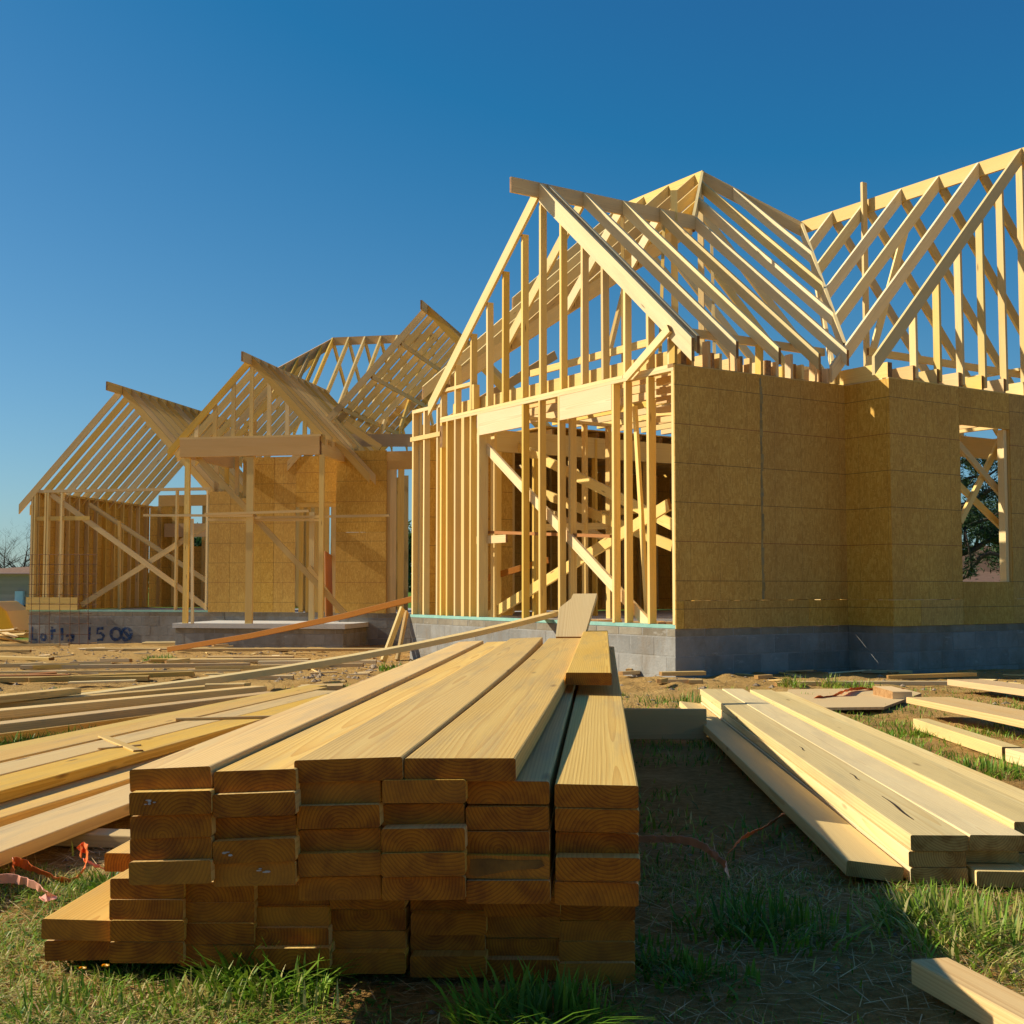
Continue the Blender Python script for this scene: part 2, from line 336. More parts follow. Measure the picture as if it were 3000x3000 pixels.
def blockmesh(L, h, d):
    k = (round(L, 3), round(h, 3), d)
    if k not in BLK:
        b = .004; v = []
        for y, i in ((-d / 2, b), (-d / 2 + b, 0), (d / 2, 0)):
            v += [(-L / 2 + i, y, -h / 2 + i), (L / 2 - i, y, -h / 2 + i), (L / 2 - i, y, h / 2 - i), (-L / 2 + i, y, h / 2 - i)]
        f = [(0, 1, 2, 3), (11, 10, 9, 8)]
        for r in (0, 4):
            for i in range(4): f.append((r + i, r + 4 + i, r + 4 + (i + 1) % 4, r + (i + 1) % 4))
        BLK[k] = pymesh("block", v, f)
    return BLK[k]
def block_wall(parent, P, ex, nrm, length, top, bottom, cap=.09, name="foundation_wall", mat=None):
    """concrete block foundation: mortar core with each block set proud of it; P = corner at z 0"""
    ex = Vector(ex).normalized(); nrm = Vector(nrm).normalized(); P = Vector(P)
    rot = Matrix((ex, -nrm, Vector((0, 0, 1)))).transposed().to_4x4()
    v = [(x, y, z) for y in (.0045, .19) for (x, z) in ((.004, bottom), (length - .004, bottom), (length - .004, top - .004), (.004, top - .004))]
    core = link(name, pymesh("core", v, [(0, 1, 2, 3), (7, 6, 5, 4), (0, 4, 5, 1), (1, 5, 6, 2), (2, 6, 7, 3), (3, 7, 4, 0)]), MORTAR)
    m = rot.copy(); m.translation = P; core.parent = parent; core.matrix_parent_inverse = parent.matrix_world.inverted(); core.matrix_basis = m
    bpy.context.view_layer.update()
    def blk(x0, x1, z0, z1, mt, nm):
        L = x1 - x0 - .010; hh = z1 - z0 - .010
        if L < .03 or hh < .03: return
        o = link(nm, blockmesh(L, hh, .184), mt); o.parent = core; o.matrix_parent_inverse = core.matrix_world.inverted()
        if o.data.materials[0] != mt: o.material_slots[0].link = 'OBJECT'; o.material_slots[0].material = mt
        mm = rot.copy(); mm.translation = P + ex * (x0 + x1) / 2 - nrm * (.094 + random.uniform(-.0015, .0015)) + Vector((0, 0, (z0 + z1) / 2)); o.matrix_basis = mm
    x = 0
    while x < length - .02: blk(x, min(x + .40, length), top - cap, top, CAP, "cap_block"); x += .40
    z = top - cap; row = 0
    while z > bottom + .03:
        z0 = max(z - .2, bottom); x = 0 if row % 2 else -.2
        while x < length - .02:
            blk(max(x, 0), min(x + .4, length), z0, z, mat or BLOCK, "concrete_block"); x += .4
        z = z0; row += 1
    return core
def rboard_mesh(L, w, th, r=.004, seg=1, bow=0., sag=0., cup=0., twist=0.):
    """board with eased edges; bow = sideways crook, sag = vertical curve, both over its length"""
    prof = []
    for cx, cz, a0 in ((w / 2 - r, th / 2 - r, 0), (-w / 2 + r, th / 2 - r, 90), (-w / 2 + r, -th / 2 + r, 180), (w / 2 - r, -th / 2 + r, 270)):
        for k in (0, 45, 90): prof.append((cx + r * math.cos(R(a0 + k)), cz + r * math.sin(R(a0 + k))))
    v = []; f = []; n = len(prof)
    for i in range(seg + 1):
        t = i / seg; x = L * t; c = 4 * t * (1 - t)
        tw = twist * t
        for (y, z) in prof:
            yy = y * math.cos(tw) - z * math.sin(tw); zz = y * math.sin(tw) + z * math.cos(tw)
            v.append((x, yy + bow * c, zz + sag * c + cup * (y * 2 / w) ** 2))
    for i in range(seg):
        for k in range(n): f.append((i * n + k, (i + 1) * n + k, (i + 1) * n + (k + 1) % n, i * n + (k + 1) % n))
    f.append(tuple(range(n))); f.append(tuple(seg * n + k for k in reversed(range(n))))
    me = pymesh("board", v, [tuple(reversed(q)) for q in f]); 
    return me
def board(name, p, ang, L, w=.14, th=.038, roll=0., pitch=0., bow=0., sag=0., seg=1, mat=None, r=.004, cup=0., twist=0., **tags):
    """p = centre of the near end; ang = heading clockwise from +Y in degrees"""
    o = link(name, rboard_mesh(L, w, th, r, seg, bow, sag, cup, twist), mat or W_STACK)
    o.location = p; o.rotation_euler = (R(roll), R(-pitch), R(90 - ang)); tag(o, **tags); return o
def board2(name, p0, p1, w=.14, th=.038, roll=0., seg=1, sag=0., bow=0., mat=None, **tags):
    p0 = Vector(p0); p1 = Vector(p1); d = p1 - p0; L = d.length
    ang = math.degrees(math.atan2(d.x, d.y)); pitch = math.degrees(math.asin(max(-1, min(1, d.z / L))))
    return board(name, p0, ang, L, w, th, roll, pitch, bow, sag, seg, mat, **tags)
def edge_board(name, A, B, w, th, lift=0., L=None, back=0., side=1, z=None, seg=1, mat=None, roll=0., **tags):
    """board lying flat: its near top edge passes through pixels A and B on the ground (+lift)"""
    h = th + lift
    P = onG(*A, h); Q = onG(*B, h); d = (Q - P); d.z = 0; LL = d.length; d.normalize()
    L = L or LL + back
    p = Vector(((Vector((-d.y, d.x, 0)) * side * w / 2) + P - d * back)); q = p + d * L
    p.z = gz(p.y) + lift + th / 2; q.z = gz(q.y) + lift + th / 2
    return board2(name, p, q, w, th, roll, seg, 0, 0, mat, **tags)
def tube_mesh(paths, sides=6):
    """paths: list of (points, radii)"""
    V = []; Fc = []
    for pts, rad in paths:
        base = len(V); n = len(pts)
        for i, p in enumerate(pts):
            p = Vector(p); d = (Vector(pts[min(i + 1, n - 1)]) - Vector(pts[max(i - 1, 0)]))
            if d.length < 1e-6: d = Vector((0, 0, 1))
            d.normalize(); u = d.cross(Vector((.31, .2, .93))); u.normalize(); q = d.cross(u)
            for k in range(sides):
                a = 2 * math.pi * k / sides; V.append(p + (u * math.cos(a) + q * math.sin(a)) * rad[i])
        for i in range(n - 1):
            for k in range(sides): Fc.append((base + i * sides + k, base + i * sides + (k + 1) % sides, base + (i + 1) * sides + (k + 1) % sides, base + (i + 1) * sides + k))
        Fc.append(tuple(base + k for k in reversed(range(sides)))); Fc.append(tuple(base + (n - 1) * sides + k for k in range(sides)))
    return pymesh("tube", V, Fc)
def smooth(o):
    for p in o.data.polygons: p.use_smooth = True
    return o

# ------------------------------------------------------------------ ground
def vnoise(x, y, seed=0):
    xi = np.floor(x).astype(np.int64); yi = np.floor(y).astype(np.int64); fx = x - xi; fy = y - yi
    def hsh(a, b):
        h = (a * 374761393 + b * 668265263 + seed * 144269504) & 0x7fffffff
        h = ((h ^ (h >> 13)) * 1274126177) & 0x7fffffff
        return ((h ^ (h >> 16)) & 0xffff) / 65535.0
    sx = fx * fx * (3 - 2 * fx); sy = fy * fy * (3 - 2 * fy)
    a = hsh(xi, yi); b = hsh(xi + 1, yi); c = hsh(xi, yi + 1); d = hsh(xi + 1, yi + 1)
    return (a * (1 - sx) + b * sx) * (1 - sy) + (c * (1 - sx) + d * sx) * sy
def fbm(x, y, o=4, seed=0):
    s = 0; a = .5; t = 0
    for i in range(o): s = s + a * vnoise(x * 2 ** i, y * 2 ** i, seed + i); t += a; a *= .5
    return s / t
def relief(x, y):
    rough = np.interp(y, [0, 5, 8, 14, 30, 45], [.35, .5, 1, 1.2, 1, .4])
    z = (fbm(x * 1.1, y * 1.1, 4, 3) - .5) * .05 * rough + (fbm(x * 6, y * 6, 3, 9) - .5) * .036 * rough
    clod = np.clip(fbm(x * 4.6, y * 4.6, 4, 21) - .55, 0, 1) * .11 * np.interp(y, [6, 9, 26, 32], [0, 1, 1, 0])
    return z - .012 + clod
def axis(segs):
    r = []
    for a, b, s in segs: r += list(np.arange(a, b, s))
    return np.array(r + [segs[-1][1]])
gx = axis([(-900, -100, 80), (-100, -20, 8), (-20, -5, .35), (-5, -2.2, .07), (-2.2, 2.6, .028), (2.6, 6, .07), (6, 20, .35), (20, 100, 8), (100, 900, 80)])
gy = axis([(-300, -20, 40), (-20, 1, 1.5), (1, 6, .03), (6, 14, .05), (14, 30, .12), (30, 60, 1), (60, 200, 10), (200, 3600, 200)])
X, Y = np.meshgrid(gx, gy); Z = np.interp(Y, GYx, GYz) + relief(X, Y)
nx, ny = len(gx), len(gy)
verts = np.stack([X, Y, Z], -1).reshape(-1, 3)
idx = np.arange(nx * ny).reshape(ny, nx)
quads = np.stack([idx[:-1, :-1], idx[:-1, 1:], idx[1:, 1:], idx[1:, :-1]], -1).reshape(-1, 4)
me = bpy.data.meshes.new("ground"); me.vertices.add(len(verts)); me.vertices.foreach_set("co", verts.ravel())
me.loops.add(quads.size); me.loops.foreach_set("vertex_index", quads.ravel().astype(np.int32))
me.polygons.add(len(quads)); me.polygons.foreach_set("loop_start", np.arange(0, quads.size, 4, dtype=np.int32)); me.polygons.foreach_set("loop_total", np.full(len(quads), 4, dtype=np.int32))
me.update(calc_edges=True); me.polygons.foreach_set("use_smooth", np.ones(len(quads), bool))
ground = link("ground", me, DIRT); tag(ground, "bare tan dirt building plot with patches of grass", kind="structure")
# ------------------------------------------------------------------ near house (open gable + sheathed walls)
TH = R(32.88)
eA = Vector((math.cos(TH), math.sin(TH), 0)); eB = Vector((-math.sin(TH), math.cos(TH), 0)); UP = Vector((0, 0, 1))
HF = Frame((1.6716, 12.7175, H - .4309), eA, eB)
house = thing("timber_framed_house", "near house frame with open stud gable and sheathed side walls", "house frame", HF.W(2, 2, -.5))
def hm(name, a, b, w=.038, h=.089, up=UP, mat=None, plumb=False): return member(name, house, HF.W(*a), HF.W(*b), w, h, up, mat, plumb)
A1, DJ = 2.55, .64
# foundation
block_wall(house, HF.W(0, 5.74, 0), -eB, -eA, 5.74, 0, -.72)
block_wall(house, HF.W(0, 0, 0), eA, -eB, A1 + .19, 0, -.62)
block_wall(house, HF.W(A1, 0, 0), -eB, -eA, DJ, 0, -.62)
block_wall(house, HF.W(A1, -DJ, 0), eA, -eB, 5.4, 0, -.62)
def slab(name, parent, fr, a0, a1, b0, b1, z0, z1, mat):
    v = [tuple(fr.W(a, b, z)) for z in (z0, z1) for a, b in ((a0, b0), (a1, b0), (a1, b1), (a0, b1))]
    return link(name, pymesh(name, v, BOXF), mat, parent)
slab("floor_slab", house, HF, .2, 7.4, .2, 5.6, -.2, -.01, SLABM)
slab("floor_slab", house, HF, 1.75, 7.4, 5.602, 8.4, -.2, -.011, SLABM)
slab("floor_slab", house, HF, 2.75, 7.4, -.45, .198, -.2, -.012, SLABM)
# sill plates (green treated lumber)
hm("sill_plate", (.046, 5.74, .019), (.046, 2.2, .019), .089, .038, UP, TREATED)
hm("sill_plate", (.046, 2.19, .019), (.046, .0, .019), .089, .038, UP, TREATED)
# left face studs
PL = 2.74; TP = .076
for b, ww, d in ((5.67, .04, .14), (5.351, .038, .089), (4.975, .038, .089), (4.867, .038, .089), (4.703, .038, .12), (4.488, .038, .089),
                 (4.282, .074, .089), (4.09, .038, .089), (3.892, .05, .14), (2.841, .038, .089), (2.481, .038, .089), (2.068, .038, .089), (1.034, .038, .089), (.822, .038, .089), (.426, .038, .089), (.022, .038, .14)):
    top = 2.88 if b > 4.9 else PL - TP
    hm("stud", (d / 2, b, .04), (d / 2, b, top), d, ww, eB)
hm("stud", (.16, 2.02, .04), (.16, 2.02, PL - TP), .089, .038, eB)
hm("stud", (.2, .62, .04), (.2, .60, 2.45), .089, .038, eB)
hm("top_plate", (.046, 4.89, PL - .057), (.046, -.0, PL - .057), .089, .036)
hm("top_plate", (.046, 4.89, PL - .019), (.046, .85, PL - .019), .089, .036)
hm("top_plate", (.046, .848, PL - .019), (.046, -.0, PL - .019), .089, .036)
hm("top_plate", (.046, 5.71, 2.905), (.046, 4.91, 2.905), .089, .05)
hm("top_plate", (.04, 5.74, 2.516), (.04, 4.88, 2.516), .1, .062)
hm("top_plate", (.046, 4.90, 3.095), (.046, 4.07, 3.095), .089, .045)
for b in (4.867, 4.488, 4.09, 4.03): hm("cripple_stud", (.046, b, PL), (.046, b, 3.072), .089, .038 if b > 4.05 else .05, eB)
hm("header", (.02, 3.90, 2.525), (.02, 2.86, 2.525), .038, .277, UP, W_PINK)
hm("header", (.02, 2.088, 2.52), (.02, 1.055, 2.52), .038, .285, UP, W_PINK)
# gable
RB, RZ, SL = 2.43, 5.31, .856                      # ridge position, ridge top, roof slope
EZ = RZ - SL * (RB)                                # top of rafters over the wall line
phi = math.atan(SL)
def rafter(name, parent, fr, lo, hi, d=.14, th=.038, mat=None):
    """lo, hi: points on the rafter's top edge; plumb cut ends"""
    lo = fr.W(*lo); hi = fr.W(*hi); m = frame(lo, hi, UP); z = m.col[2].to_3d()
    off = Vector((0, 0, -d / 2 / max(z.z, .2)))
    return member(name, parent, lo + off, hi + off, th, d, UP, mat or W_RAFT, True)
for b in (4.485, 4.074, 3.672, 3.294, 2.862, 2.456, 2.034, 1.605, 1.222, .82, .426):
    zt = RZ - SL * abs(b - RB) - .15
    hm("gable_stud", (.046, b, PL + .002), (.046, b, min(zt, 5.12)), .089, .038, eB)
ov = .30
rafter("rake_rafter", house, HF, (-.022, 2 * RB + ov, RZ - SL * (RB + ov)), (-.022, RB + .02, RZ - .0), .14)
rafter("rake_rafter", house, HF, (-.022, -.33, RZ - SL * (RB + .33)), (-.022, RB - .02, RZ - .0), .184, .042, W_PALE)
rafter("rake_rafter", house, HF, (.1, -.28, RZ - SL * (RB + .28)), (.1, RB - .02, RZ), .14)
hm("ridge_board", (-.44, RB, RZ - .09), (2.46, RB, RZ - .09), .038, .184, UP, W_DARK)
for k in range(1, 4): # both slopes of the gable roof
    a = .03 + .61 * k
    rafter("rafter", house, HF, (a, -.28, RZ - SL * (RB + .28)), (a, RB - .02, RZ))
    bl = RB + (RB - a)
    rafter("rafter", house, HF, (a, bl, RZ - SL * (bl - RB)), (a, RB + .02, RZ))
# main hip roof: ridge along b at a = 4
PK = 4.0; PZ = EZ + SL * PK
def vz(a): return (5.8 - 1.04 * (5.05 - a))
for a in (2.47, 3.08, 3.66, 4.32):
    top = min(a, 8 - a); lowb = -.28 if a < 2.3 else max(-.28, (vz(a) - EZ) / SL)
    rafter("jack_rafter", house, HF, (a, lowb, EZ + SL * lowb), (a, top - .02, EZ + SL * (top - .02)))
def diag(name, p, q, d=.184, th=.038, mat=None): return rafter(name, house, HF, p, q, d, th, mat)
diag("hip_rafter", (RB, RB, EZ + SL * RB), (PK, PK, PZ), .184, .038)
diag("hip_rafter", (5.06, 2.94, EZ + SL * 2.94), (PK, PK, PZ), .184, .038, W_DARK)
diag("valley_rafter", (2.574, .0, EZ), (5.04, 3.0, EZ + SL * 3.0), .184, .038)
diag("valley_rafter", (.02, 2 * RB, EZ + .02), (RB, RB + .02, RZ - .02), .184, .038, W_DARK)
hm("ridge_board", (PK, PK - .02, PZ - .09), (PK, 6.2, PZ - .09), .038, .184, UP)
for b in (2.95, 3.56, 4.17, 4.78, 5.39, 6.0):   # slope that falls towards the open gable
    lo = max(.0, 2 * RB - b); hi = min(PK, b)
    if b > 5.4: lo = 1.9
    rafter("jack_rafter", house, HF, (lo, b, EZ + SL * lo), (hi - .02, b, EZ + SL * (hi - .02)), .14, .038, W_DARK if b < 4.6 else None)
for b in (4.5, 5.1, 5.7, 6.1): rafter("jack_rafter", house, HF, (8.0, b, EZ), (PK + .02, b, PZ))
hm("purlin_brace", (1.3, 3.0, 2.95), (3.2, 4.6, 5.6), .038, .14); hm("king_post", (PK, 4.05, 2.95), (PK, 4.05, PZ - .2), .038, .089)
hm("roof_brace", (.9, 1.3, 2.95), (1.9, 2.4, 5.1), .038, .089); hm("roof_brace", (2.3, 1.9, 2.95), (2.9, 2.6, 5.1)); hm("king_post", (1.25, RB, 2.95), (1.25, RB, RZ - .2)); hm("king_post", (2.1, RB, 2.95), (2.1, RB, RZ + .28))
for b0, z0 in ((2.4, 3.9),): hm("collar_tie", (.9, b0 - 1.0, z0 - .6), (.9, b0 + 1.6, z0 - .6), .038, .089)
# ceiling joists with their cut ends on the side wall
a = .16; k = 0
while a < 7.5:
    b0 = .02 if a < A1 - .05 else -DJ + .02
    hm("ceiling_joist", (a, b0, PL + .088), (a, 4.75, PL + .088), .038 if k % 3 else .074, .172, UP, W_PINK if k % 2 else None)
    a += .4064; k += 1
for k, a in enumerate((.02, .27, .50, .66, .88, 1.10, 1.27, 1.5, 1.72, 1.89, 2.1, 2.3, 2.46)):
    zt = EZ - .17 + random.uniform(-.05, .03) if k % 2 == 0 else PL + .17
    hm("cripple_stud", (a, .05, PL), (a, .05, zt), .038, .089, eB, W_PINK if k % 3 else None)
hm("corner_post", (.02, .02, PL), (.02, .02, PL + .38), .038, .089, eB, W_DARK)
hm("rim_board", (.1, .16, EZ - .1), (2.4, .16, EZ - .1), .038, .089, UP, W_DARK)
p = HF.px(1962, 962, 'x', -.07); q = HF.px(1836, 1108, 'x', -.07); hm("temporary_brace", p, q, .038, .089, eB)
# gable over the jog
GA, GZ, GS = 5.05, 5.8, 1.04
def g2(a): return GZ - GS * abs(GA - a)
hm("ridge_board", (GA, -DJ - .25, GZ - .09), (GA, 3.0, GZ - .09), .038, .184)
for b in (-DJ + .0, -.03, .58, 1.19, 1.80, 2.41):
    lo = 2.30 if b < .05 else GA - (2.575 - SL * b) / GS
    rafter("rafter", house, HF, (lo, b, g2(lo)), (GA - .02, b, GZ))
    rafter("rafter", house, HF, (7.85, b, g2(7.85)), (GA + .02, b, GZ), .14, .038, W_DARK)
for i in range(-6, 7):
    a = GA + .02 + .4064 * i
    if a < 3.0 or a > 7.2: continue
    hm("gable_stud", (a, -DJ + .046, PL + .03), (a, -DJ + .046, g2(a) - .19), .038, .089, eB)
p = HF.px(2530, 535, 'y', 1.75); hm("king_post", (p.x, 1.75, 2.9), p, .089, .038, eB)
for b in (.3, 1.6): hm("collar_tie", (3.3, b, 3.25), (6.9, b, 3.25), .038, .089)
hm("purlin", (6.2, -.5, 3.3), (6.2, 3.2, 3.3), .089, .038); hm("rafter_brace", (4.2, 1.2, 2.95), (4.9, 1.0, 5.2)); hm("rafter_brace", (3.4, .9, 2.95), (4.4, 2.2, 4.9), .038, .14)
# double top plates of the sheathed walls
hm("top_plate", (.0, .046, PL - .019), (A1 + .05, .046, PL - .019), .089, .036)
hm("top_plate", (A1 + .046, 0, PL - .021), (A1 + .046, -DJ, PL - .021), .089, .036)
hm("top_plate", (A1, -DJ + .046, PL - .019), (7.6, -DJ + .046, PL - .019), .089, .036)
for i in range(7): hm("stud", (.1 + .4064 * i, .046, .04), (.1 + .4064 * i, .046, PL - .04), .038, .089, eB)
# sheathing: full sheets above a narrow starter strip
def sheet(P, ex, nrm, wd, z0, z1): 
    q = Vector(P) + Vector((0, 0, z0)); return panel("sheathing_panel", house, q, ex, wd, z1 - z0, .011, OSB, nrm)
for a0, a1 in ((0, 1.219), (1.219, 2.438), (2.438, A1)): sheet(HF.W(a0, -.011, 0), eA, -eB, a1 - a0, .285, PL - .012)
for a0, a1 in ((0, .11), (.11, 1.92), (1.92, A1)): sheet(HF.W(a0, -.011, 0), eA, -eB, a1 - a0, -.005, .283)
for z0, z1 in ((-.006, .283), (.285, PL - .012)): sheet(HF.W(A1 - .012, 0, 0), -eB, -eA, DJ + .011, z0, z1)
WL, WR, WT, WB = 3.735, 4.664, 2.30, .486
for a0, a1, z0, z1 in ((A1, 3.0, -.006, .283), (3.0, WL, -.006, .283), (A1 - .012, WL, .285, PL - .012), (WL, WR, -.006, WB), (WL, WR, WT, PL - .012), (WR, 5.88, .285, PL - .012), (WR, 5.88, -.006, .283), (5.88, 7.1, .285, PL - .012), (5.88, 7.1, -.006, .283), (7.1, 7.6, -.006, PL - .012)):
    sheet(HF.W(a0, -DJ - .011, 0), eA, -eB, a1 - a0, z0, z1)
for k in range(26):   # blue stain rubbed along the seam, in uneven smudges
    panel("seam_stain", house, HF.W(1.205 + .004 * math.sin(k * .9), -.0135 - .0002 * (k % 2), .29 + k * .0925), eA, .040 + .010 * math.sin(k * 1.7), .0965, .001, TAPE, -eB)
# window framing and braces
for a in (WL - .02, WR + .02, WR + .06): hm("window_stud", (a, -DJ + .046, .04), (a, -DJ + .046, PL - .04), .038, .089, eB)
hm("window_stud", (WR - .045, -DJ + .07, .04), (WR - .045, -DJ + .07, WT), .055, .089, eB, W_FRAME)
hm("window_sill", (WL, -DJ + .046, WB - .02), (WR, -DJ + .046, WB - .02), .089, .038)
hm("header", (WL - .1, -DJ + .02, WT + .14), (WR + .1, -DJ + .02, WT + .14), .038, .27)
for p, q, b in (((2806, 1300), (2962, 1482), -.45), ((2944, 1262), (2812, 1530), -.40), ((2806, 1420), (2962, 1570), -.36)):
    hm("window_brace", HF.px(*p, 'y', b), HF.px(*q, 'y', b), .038, .075, eA)
hm("header", (3.2, .9, 2.32), (6.6, .9, 2.32), .06, .28, UP, W_FRAME)
# interior walls and beams
for a in np.arange(.1, 1.7, .406): hm("stud", (a, 5.65, .03), (a, 5.65, 2.88), .038, .089, eB)
panel("sheathing_panel", house, HF.W(1.7, 5.70, 0), -eA, 1.22, 2.74, .011, OSB, eB); panel("sheathing_panel", house, HF.W(.48, 5.70, 0), -eA, .46, 2.74, .011, OSB, eB)
for b in np.arange(5.8, 8.4, .406): hm("stud", (1.75, b, .03), (1.75, b, 2.7), .038, .089, eA)
for i, b in enumerate((5.72, 6.94, 8.16)): panel("sheathing_panel", house, HF.W(1.70, b + (1.22 if i < 2 else .3), 0), -eB, 1.22 if i < 2 else .3, 2.7, .011, OSB, -eA)
for a in np.arange(1.8, 7.5, .406): hm("stud", (a, 8.40, .03), (a, 8.40, 2.7), .038, .089, eB)
for i in range(5): panel("sheathing_panel", house, HF.W(2.92 + 1.22 * i if i < 4 else 7.5, 8.455, 0), -eA, 1.22 if i < 4 else .92, 2.72, .011, OSB, eB)
for b in np.arange(2.9, 8.4, .406): hm("stud", (7.55, b, .03), (7.55, b, 2.7), .038, .089, eA)
for b in (3.9, 5.12, 6.34, 7.56): panel("sheathing_panel", house, HF.W(7.61, b, 0), eB, 1.22, 2.7, .011, OSB, eA)
for b in (-.5, .3, .8): hm("stud", (7.55, b, .03), (7.55, b, 2.7), .038, .089, eA)
hm("header", (7.55, -.6, 2.56), (7.55, 3.0, 2.56), .06, .25, eA)
hm("support_beam", (.0, 4.86, 2.47), (5.2, 4.86, 2.47), .07, .30, UP, W_FRAME)
for a in np.arange(1.9, 7.5, .406): hm("floor_joist", (a, 4.92, 2.60), (a, 8.38, 2.60), .038, .23, UP, W_DARK)
slab("darkening_deck", house, HF, 1.75, 7.5, 4.92, 8.4, 2.73, 2.75, OSB)  # deck added over the rear room to darken the interior below
for a, b in ((.9, 4.86), (2.2, 4.86), (3.6, 4.86), (5.0, 4.86)): hm("post", (a, b, .0), (a, b, 2.32), .089, .089, eB)
for a in np.arange(2.6, 4.9, .406): hm("partition_stud", (a, 3.4 + .0, .0), (a, 3.4, 2.6), .038, .089, eB) if a > 3.3 else None
for a, b in ((.7, 3.6), (1.1, 3.6), (1.5, 3.6), (1.9, 3.6), (.5, 4.3), (2.6, 2.6), (2.6, 3.0), (3.0, 4.86), (2.6, 4.86)): hm("partition_stud", (a, b, .0), (a, b, 2.6 if a != .7 else 2.1), .038, .089, eB)
hm("partition_plate", (.45, 3.6, 2.62), (2.1, 3.6, 2.62), .089, .038); hm("blocking", (.7, 3.6, 1.2), (1.9, 3.6, 1.25), .038, .089); hm("blocking", (2.6, 2.6, 1.5), (2.6, 4.8, 1.5), .038, .089)
# temporary braces inside the open face
def facebrace(p, q, a, hh=.14, mat=None, nm="diagonal_brace"): return hm(nm, HF.px(*p, 'x', a), HF.px(*q, 'x', a), .038, hh, UP, mat)
facebrace((1358, 1238), (1908, 1838), .13, .115, W_PALE)
facebrace((1431, 1806), (1962, 1478), .55, .13)
facebrace((1440, 1268), (1975, 1540), 1.25, .13); facebrace((1560, 1432), (1972, 1600), 1.6, .13); facebrace((1560, 1475), (1800, 1590), 2.2, .089)
facebrace((1326, 1556), (1790, 1572), .17, .038, W_ORANGE, "lath"); facebrace((1322, 1587), (1485, 1578), .14, .1, W_PINK, "blocking")
facebrace((1860, 1190), (1898, 1828), .3, .05, None, "prop_stud")
for k in range(5): facebrace((1926, 1120 + 27 * k), (1972, 1110 + 29 * k), .3 + .25 * k, .08, W_PINK, "blocking")
# small clutter on the floor inside
for (x, y, L, a) in ((1742, 1808, .5, 40), (1850, 1812, .4, 70), (1940, 1815, .5, 20), (1690, 1814, .3, 80)):
    p = HF.px(x, y, 'x', .4); 
    board("scrap_block", HF.W(p.x, p.y, .02), a, L, .089, .038, mat=W_PINK, label="short pale offcut lying on the slab inside the near house", cat="offcut", group="offcuts on the house floor")
# ------------------------------------------------------------------ far wing: low left room, porch gable, sheathed entry, big roofs
PH = R(11)
eC = Vector((math.sin(PH), math.cos(PH), 0)); eD = Vector((math.cos(PH), -math.sin(PH), 0))
WO = atY(85, 1791, 26.5)
WF = Frame(WO, eD, eC)
wing = thing("timber_framed_house", "far house frame with porch gable, steep bare rafters and blue spray writing on its foundation", "house frame", WF.W(4, 1, -.6))
def wm(name, a, b, w=.038, h=.089, up=UP, mat=None, plumb=False): return member(name, wing, WF.W(*a), WF.W(*b), w, h, up, mat or W_DARK, plumb)
def wr(name, lo, hi, d=.14, mat=None): return rafter(name, wing, WF, lo, hi, d, .038, mat or W_DARK)
WH = 2.585
fw = block_wall(wing, WF.W(0, 0, 0), eD, -eC, 4.45, 0, -.80)
block_wall(wing, WF.W(0, 5.3, 0), -eC, -eD, 5.1, 0, -.85)
slab("floor_slab", wing, WF, .2, 4.4, .2, 5.3, -.2, -.01, SLABM)
# porch
PT = -2.0
block_wall(wing, WF.W(4.34, PT, 0), eD, -eC, 3.36, -.26, -.72, cap=.1)
block_wall(wing, WF.W(7.70, PT, 0), eC, eD, 1.45, -.26, -.72, cap=.1)
slab("porch_slab", wing, WF, 4.30, 7.74, PT - .04, .0, -.258, -.17, SLABM)
block_wall(wing, WF.W(4.45, .01, 0), eD, -eC, 2.7, 0, -.3)
RT = -.6
block_wall(wing, WF.W(7.12, RT, 0), eD, -eC, 4.2, 0, -.75)
# left room, front wall
wm("sill_plate", (0, .046, .019), (4.2, .046, .019), .089, .038, UP, TREATED)
for s in (.02, .075, .32, .385, .70, 3.34, 3.55, 4.03): wm("stud", (s, .046, .04), (s, .046, WH - .05), .038, .089, eC, W_FRAME)
wm("top_plate", (-.02, .046, WH - .022), (4.1, .046, WH - .022), .089, .06, UP)
wm("noggin", (.1, .05, 1.98), (1.36, .05, 1.98), .06, .089, UP)
for z in (.10, .235): wm("stacked_plank", (-.03, -.06, z), (1.17, -.06, z), .038, .128, UP, W_FRAME)
for p, q, t, d in (((150, 1448), (608, 1782), .06, .11), ((238, 1772), (608, 1538), .1, .11), ((262, 1478), (606, 1702), 1.6, .1)):
    wm("diagonal_brace", WF.px(*p, 'y', t), WF.px(*q, 'y', t), .038, d, UP)
wm("prop_stud", WF.px(350, 1525, 'y', .8), WF.px(350, 1790, 'y', .8), .05, .06, eC, W_FRAME)
# left side wall: studs seen from inside, sheathed outside
for i in range(13): wm("stud", (.046, .15 + .406 * i, .03), (.046, .15 + .406 * i, WH - .05), .038, .089, eD, W_FRAME)
for i in range(5): panel("sheathing_panel", wing, WF.W(-.011, min(1.22 * (i + 1), 5.3), 0), -eC, 1.22 if i < 4 else .42, WH, .011, OSB, -eD)
wm("top_plate", (.046, 0, WH - .02), (.046, 5.3, WH - .02), .089, .05)
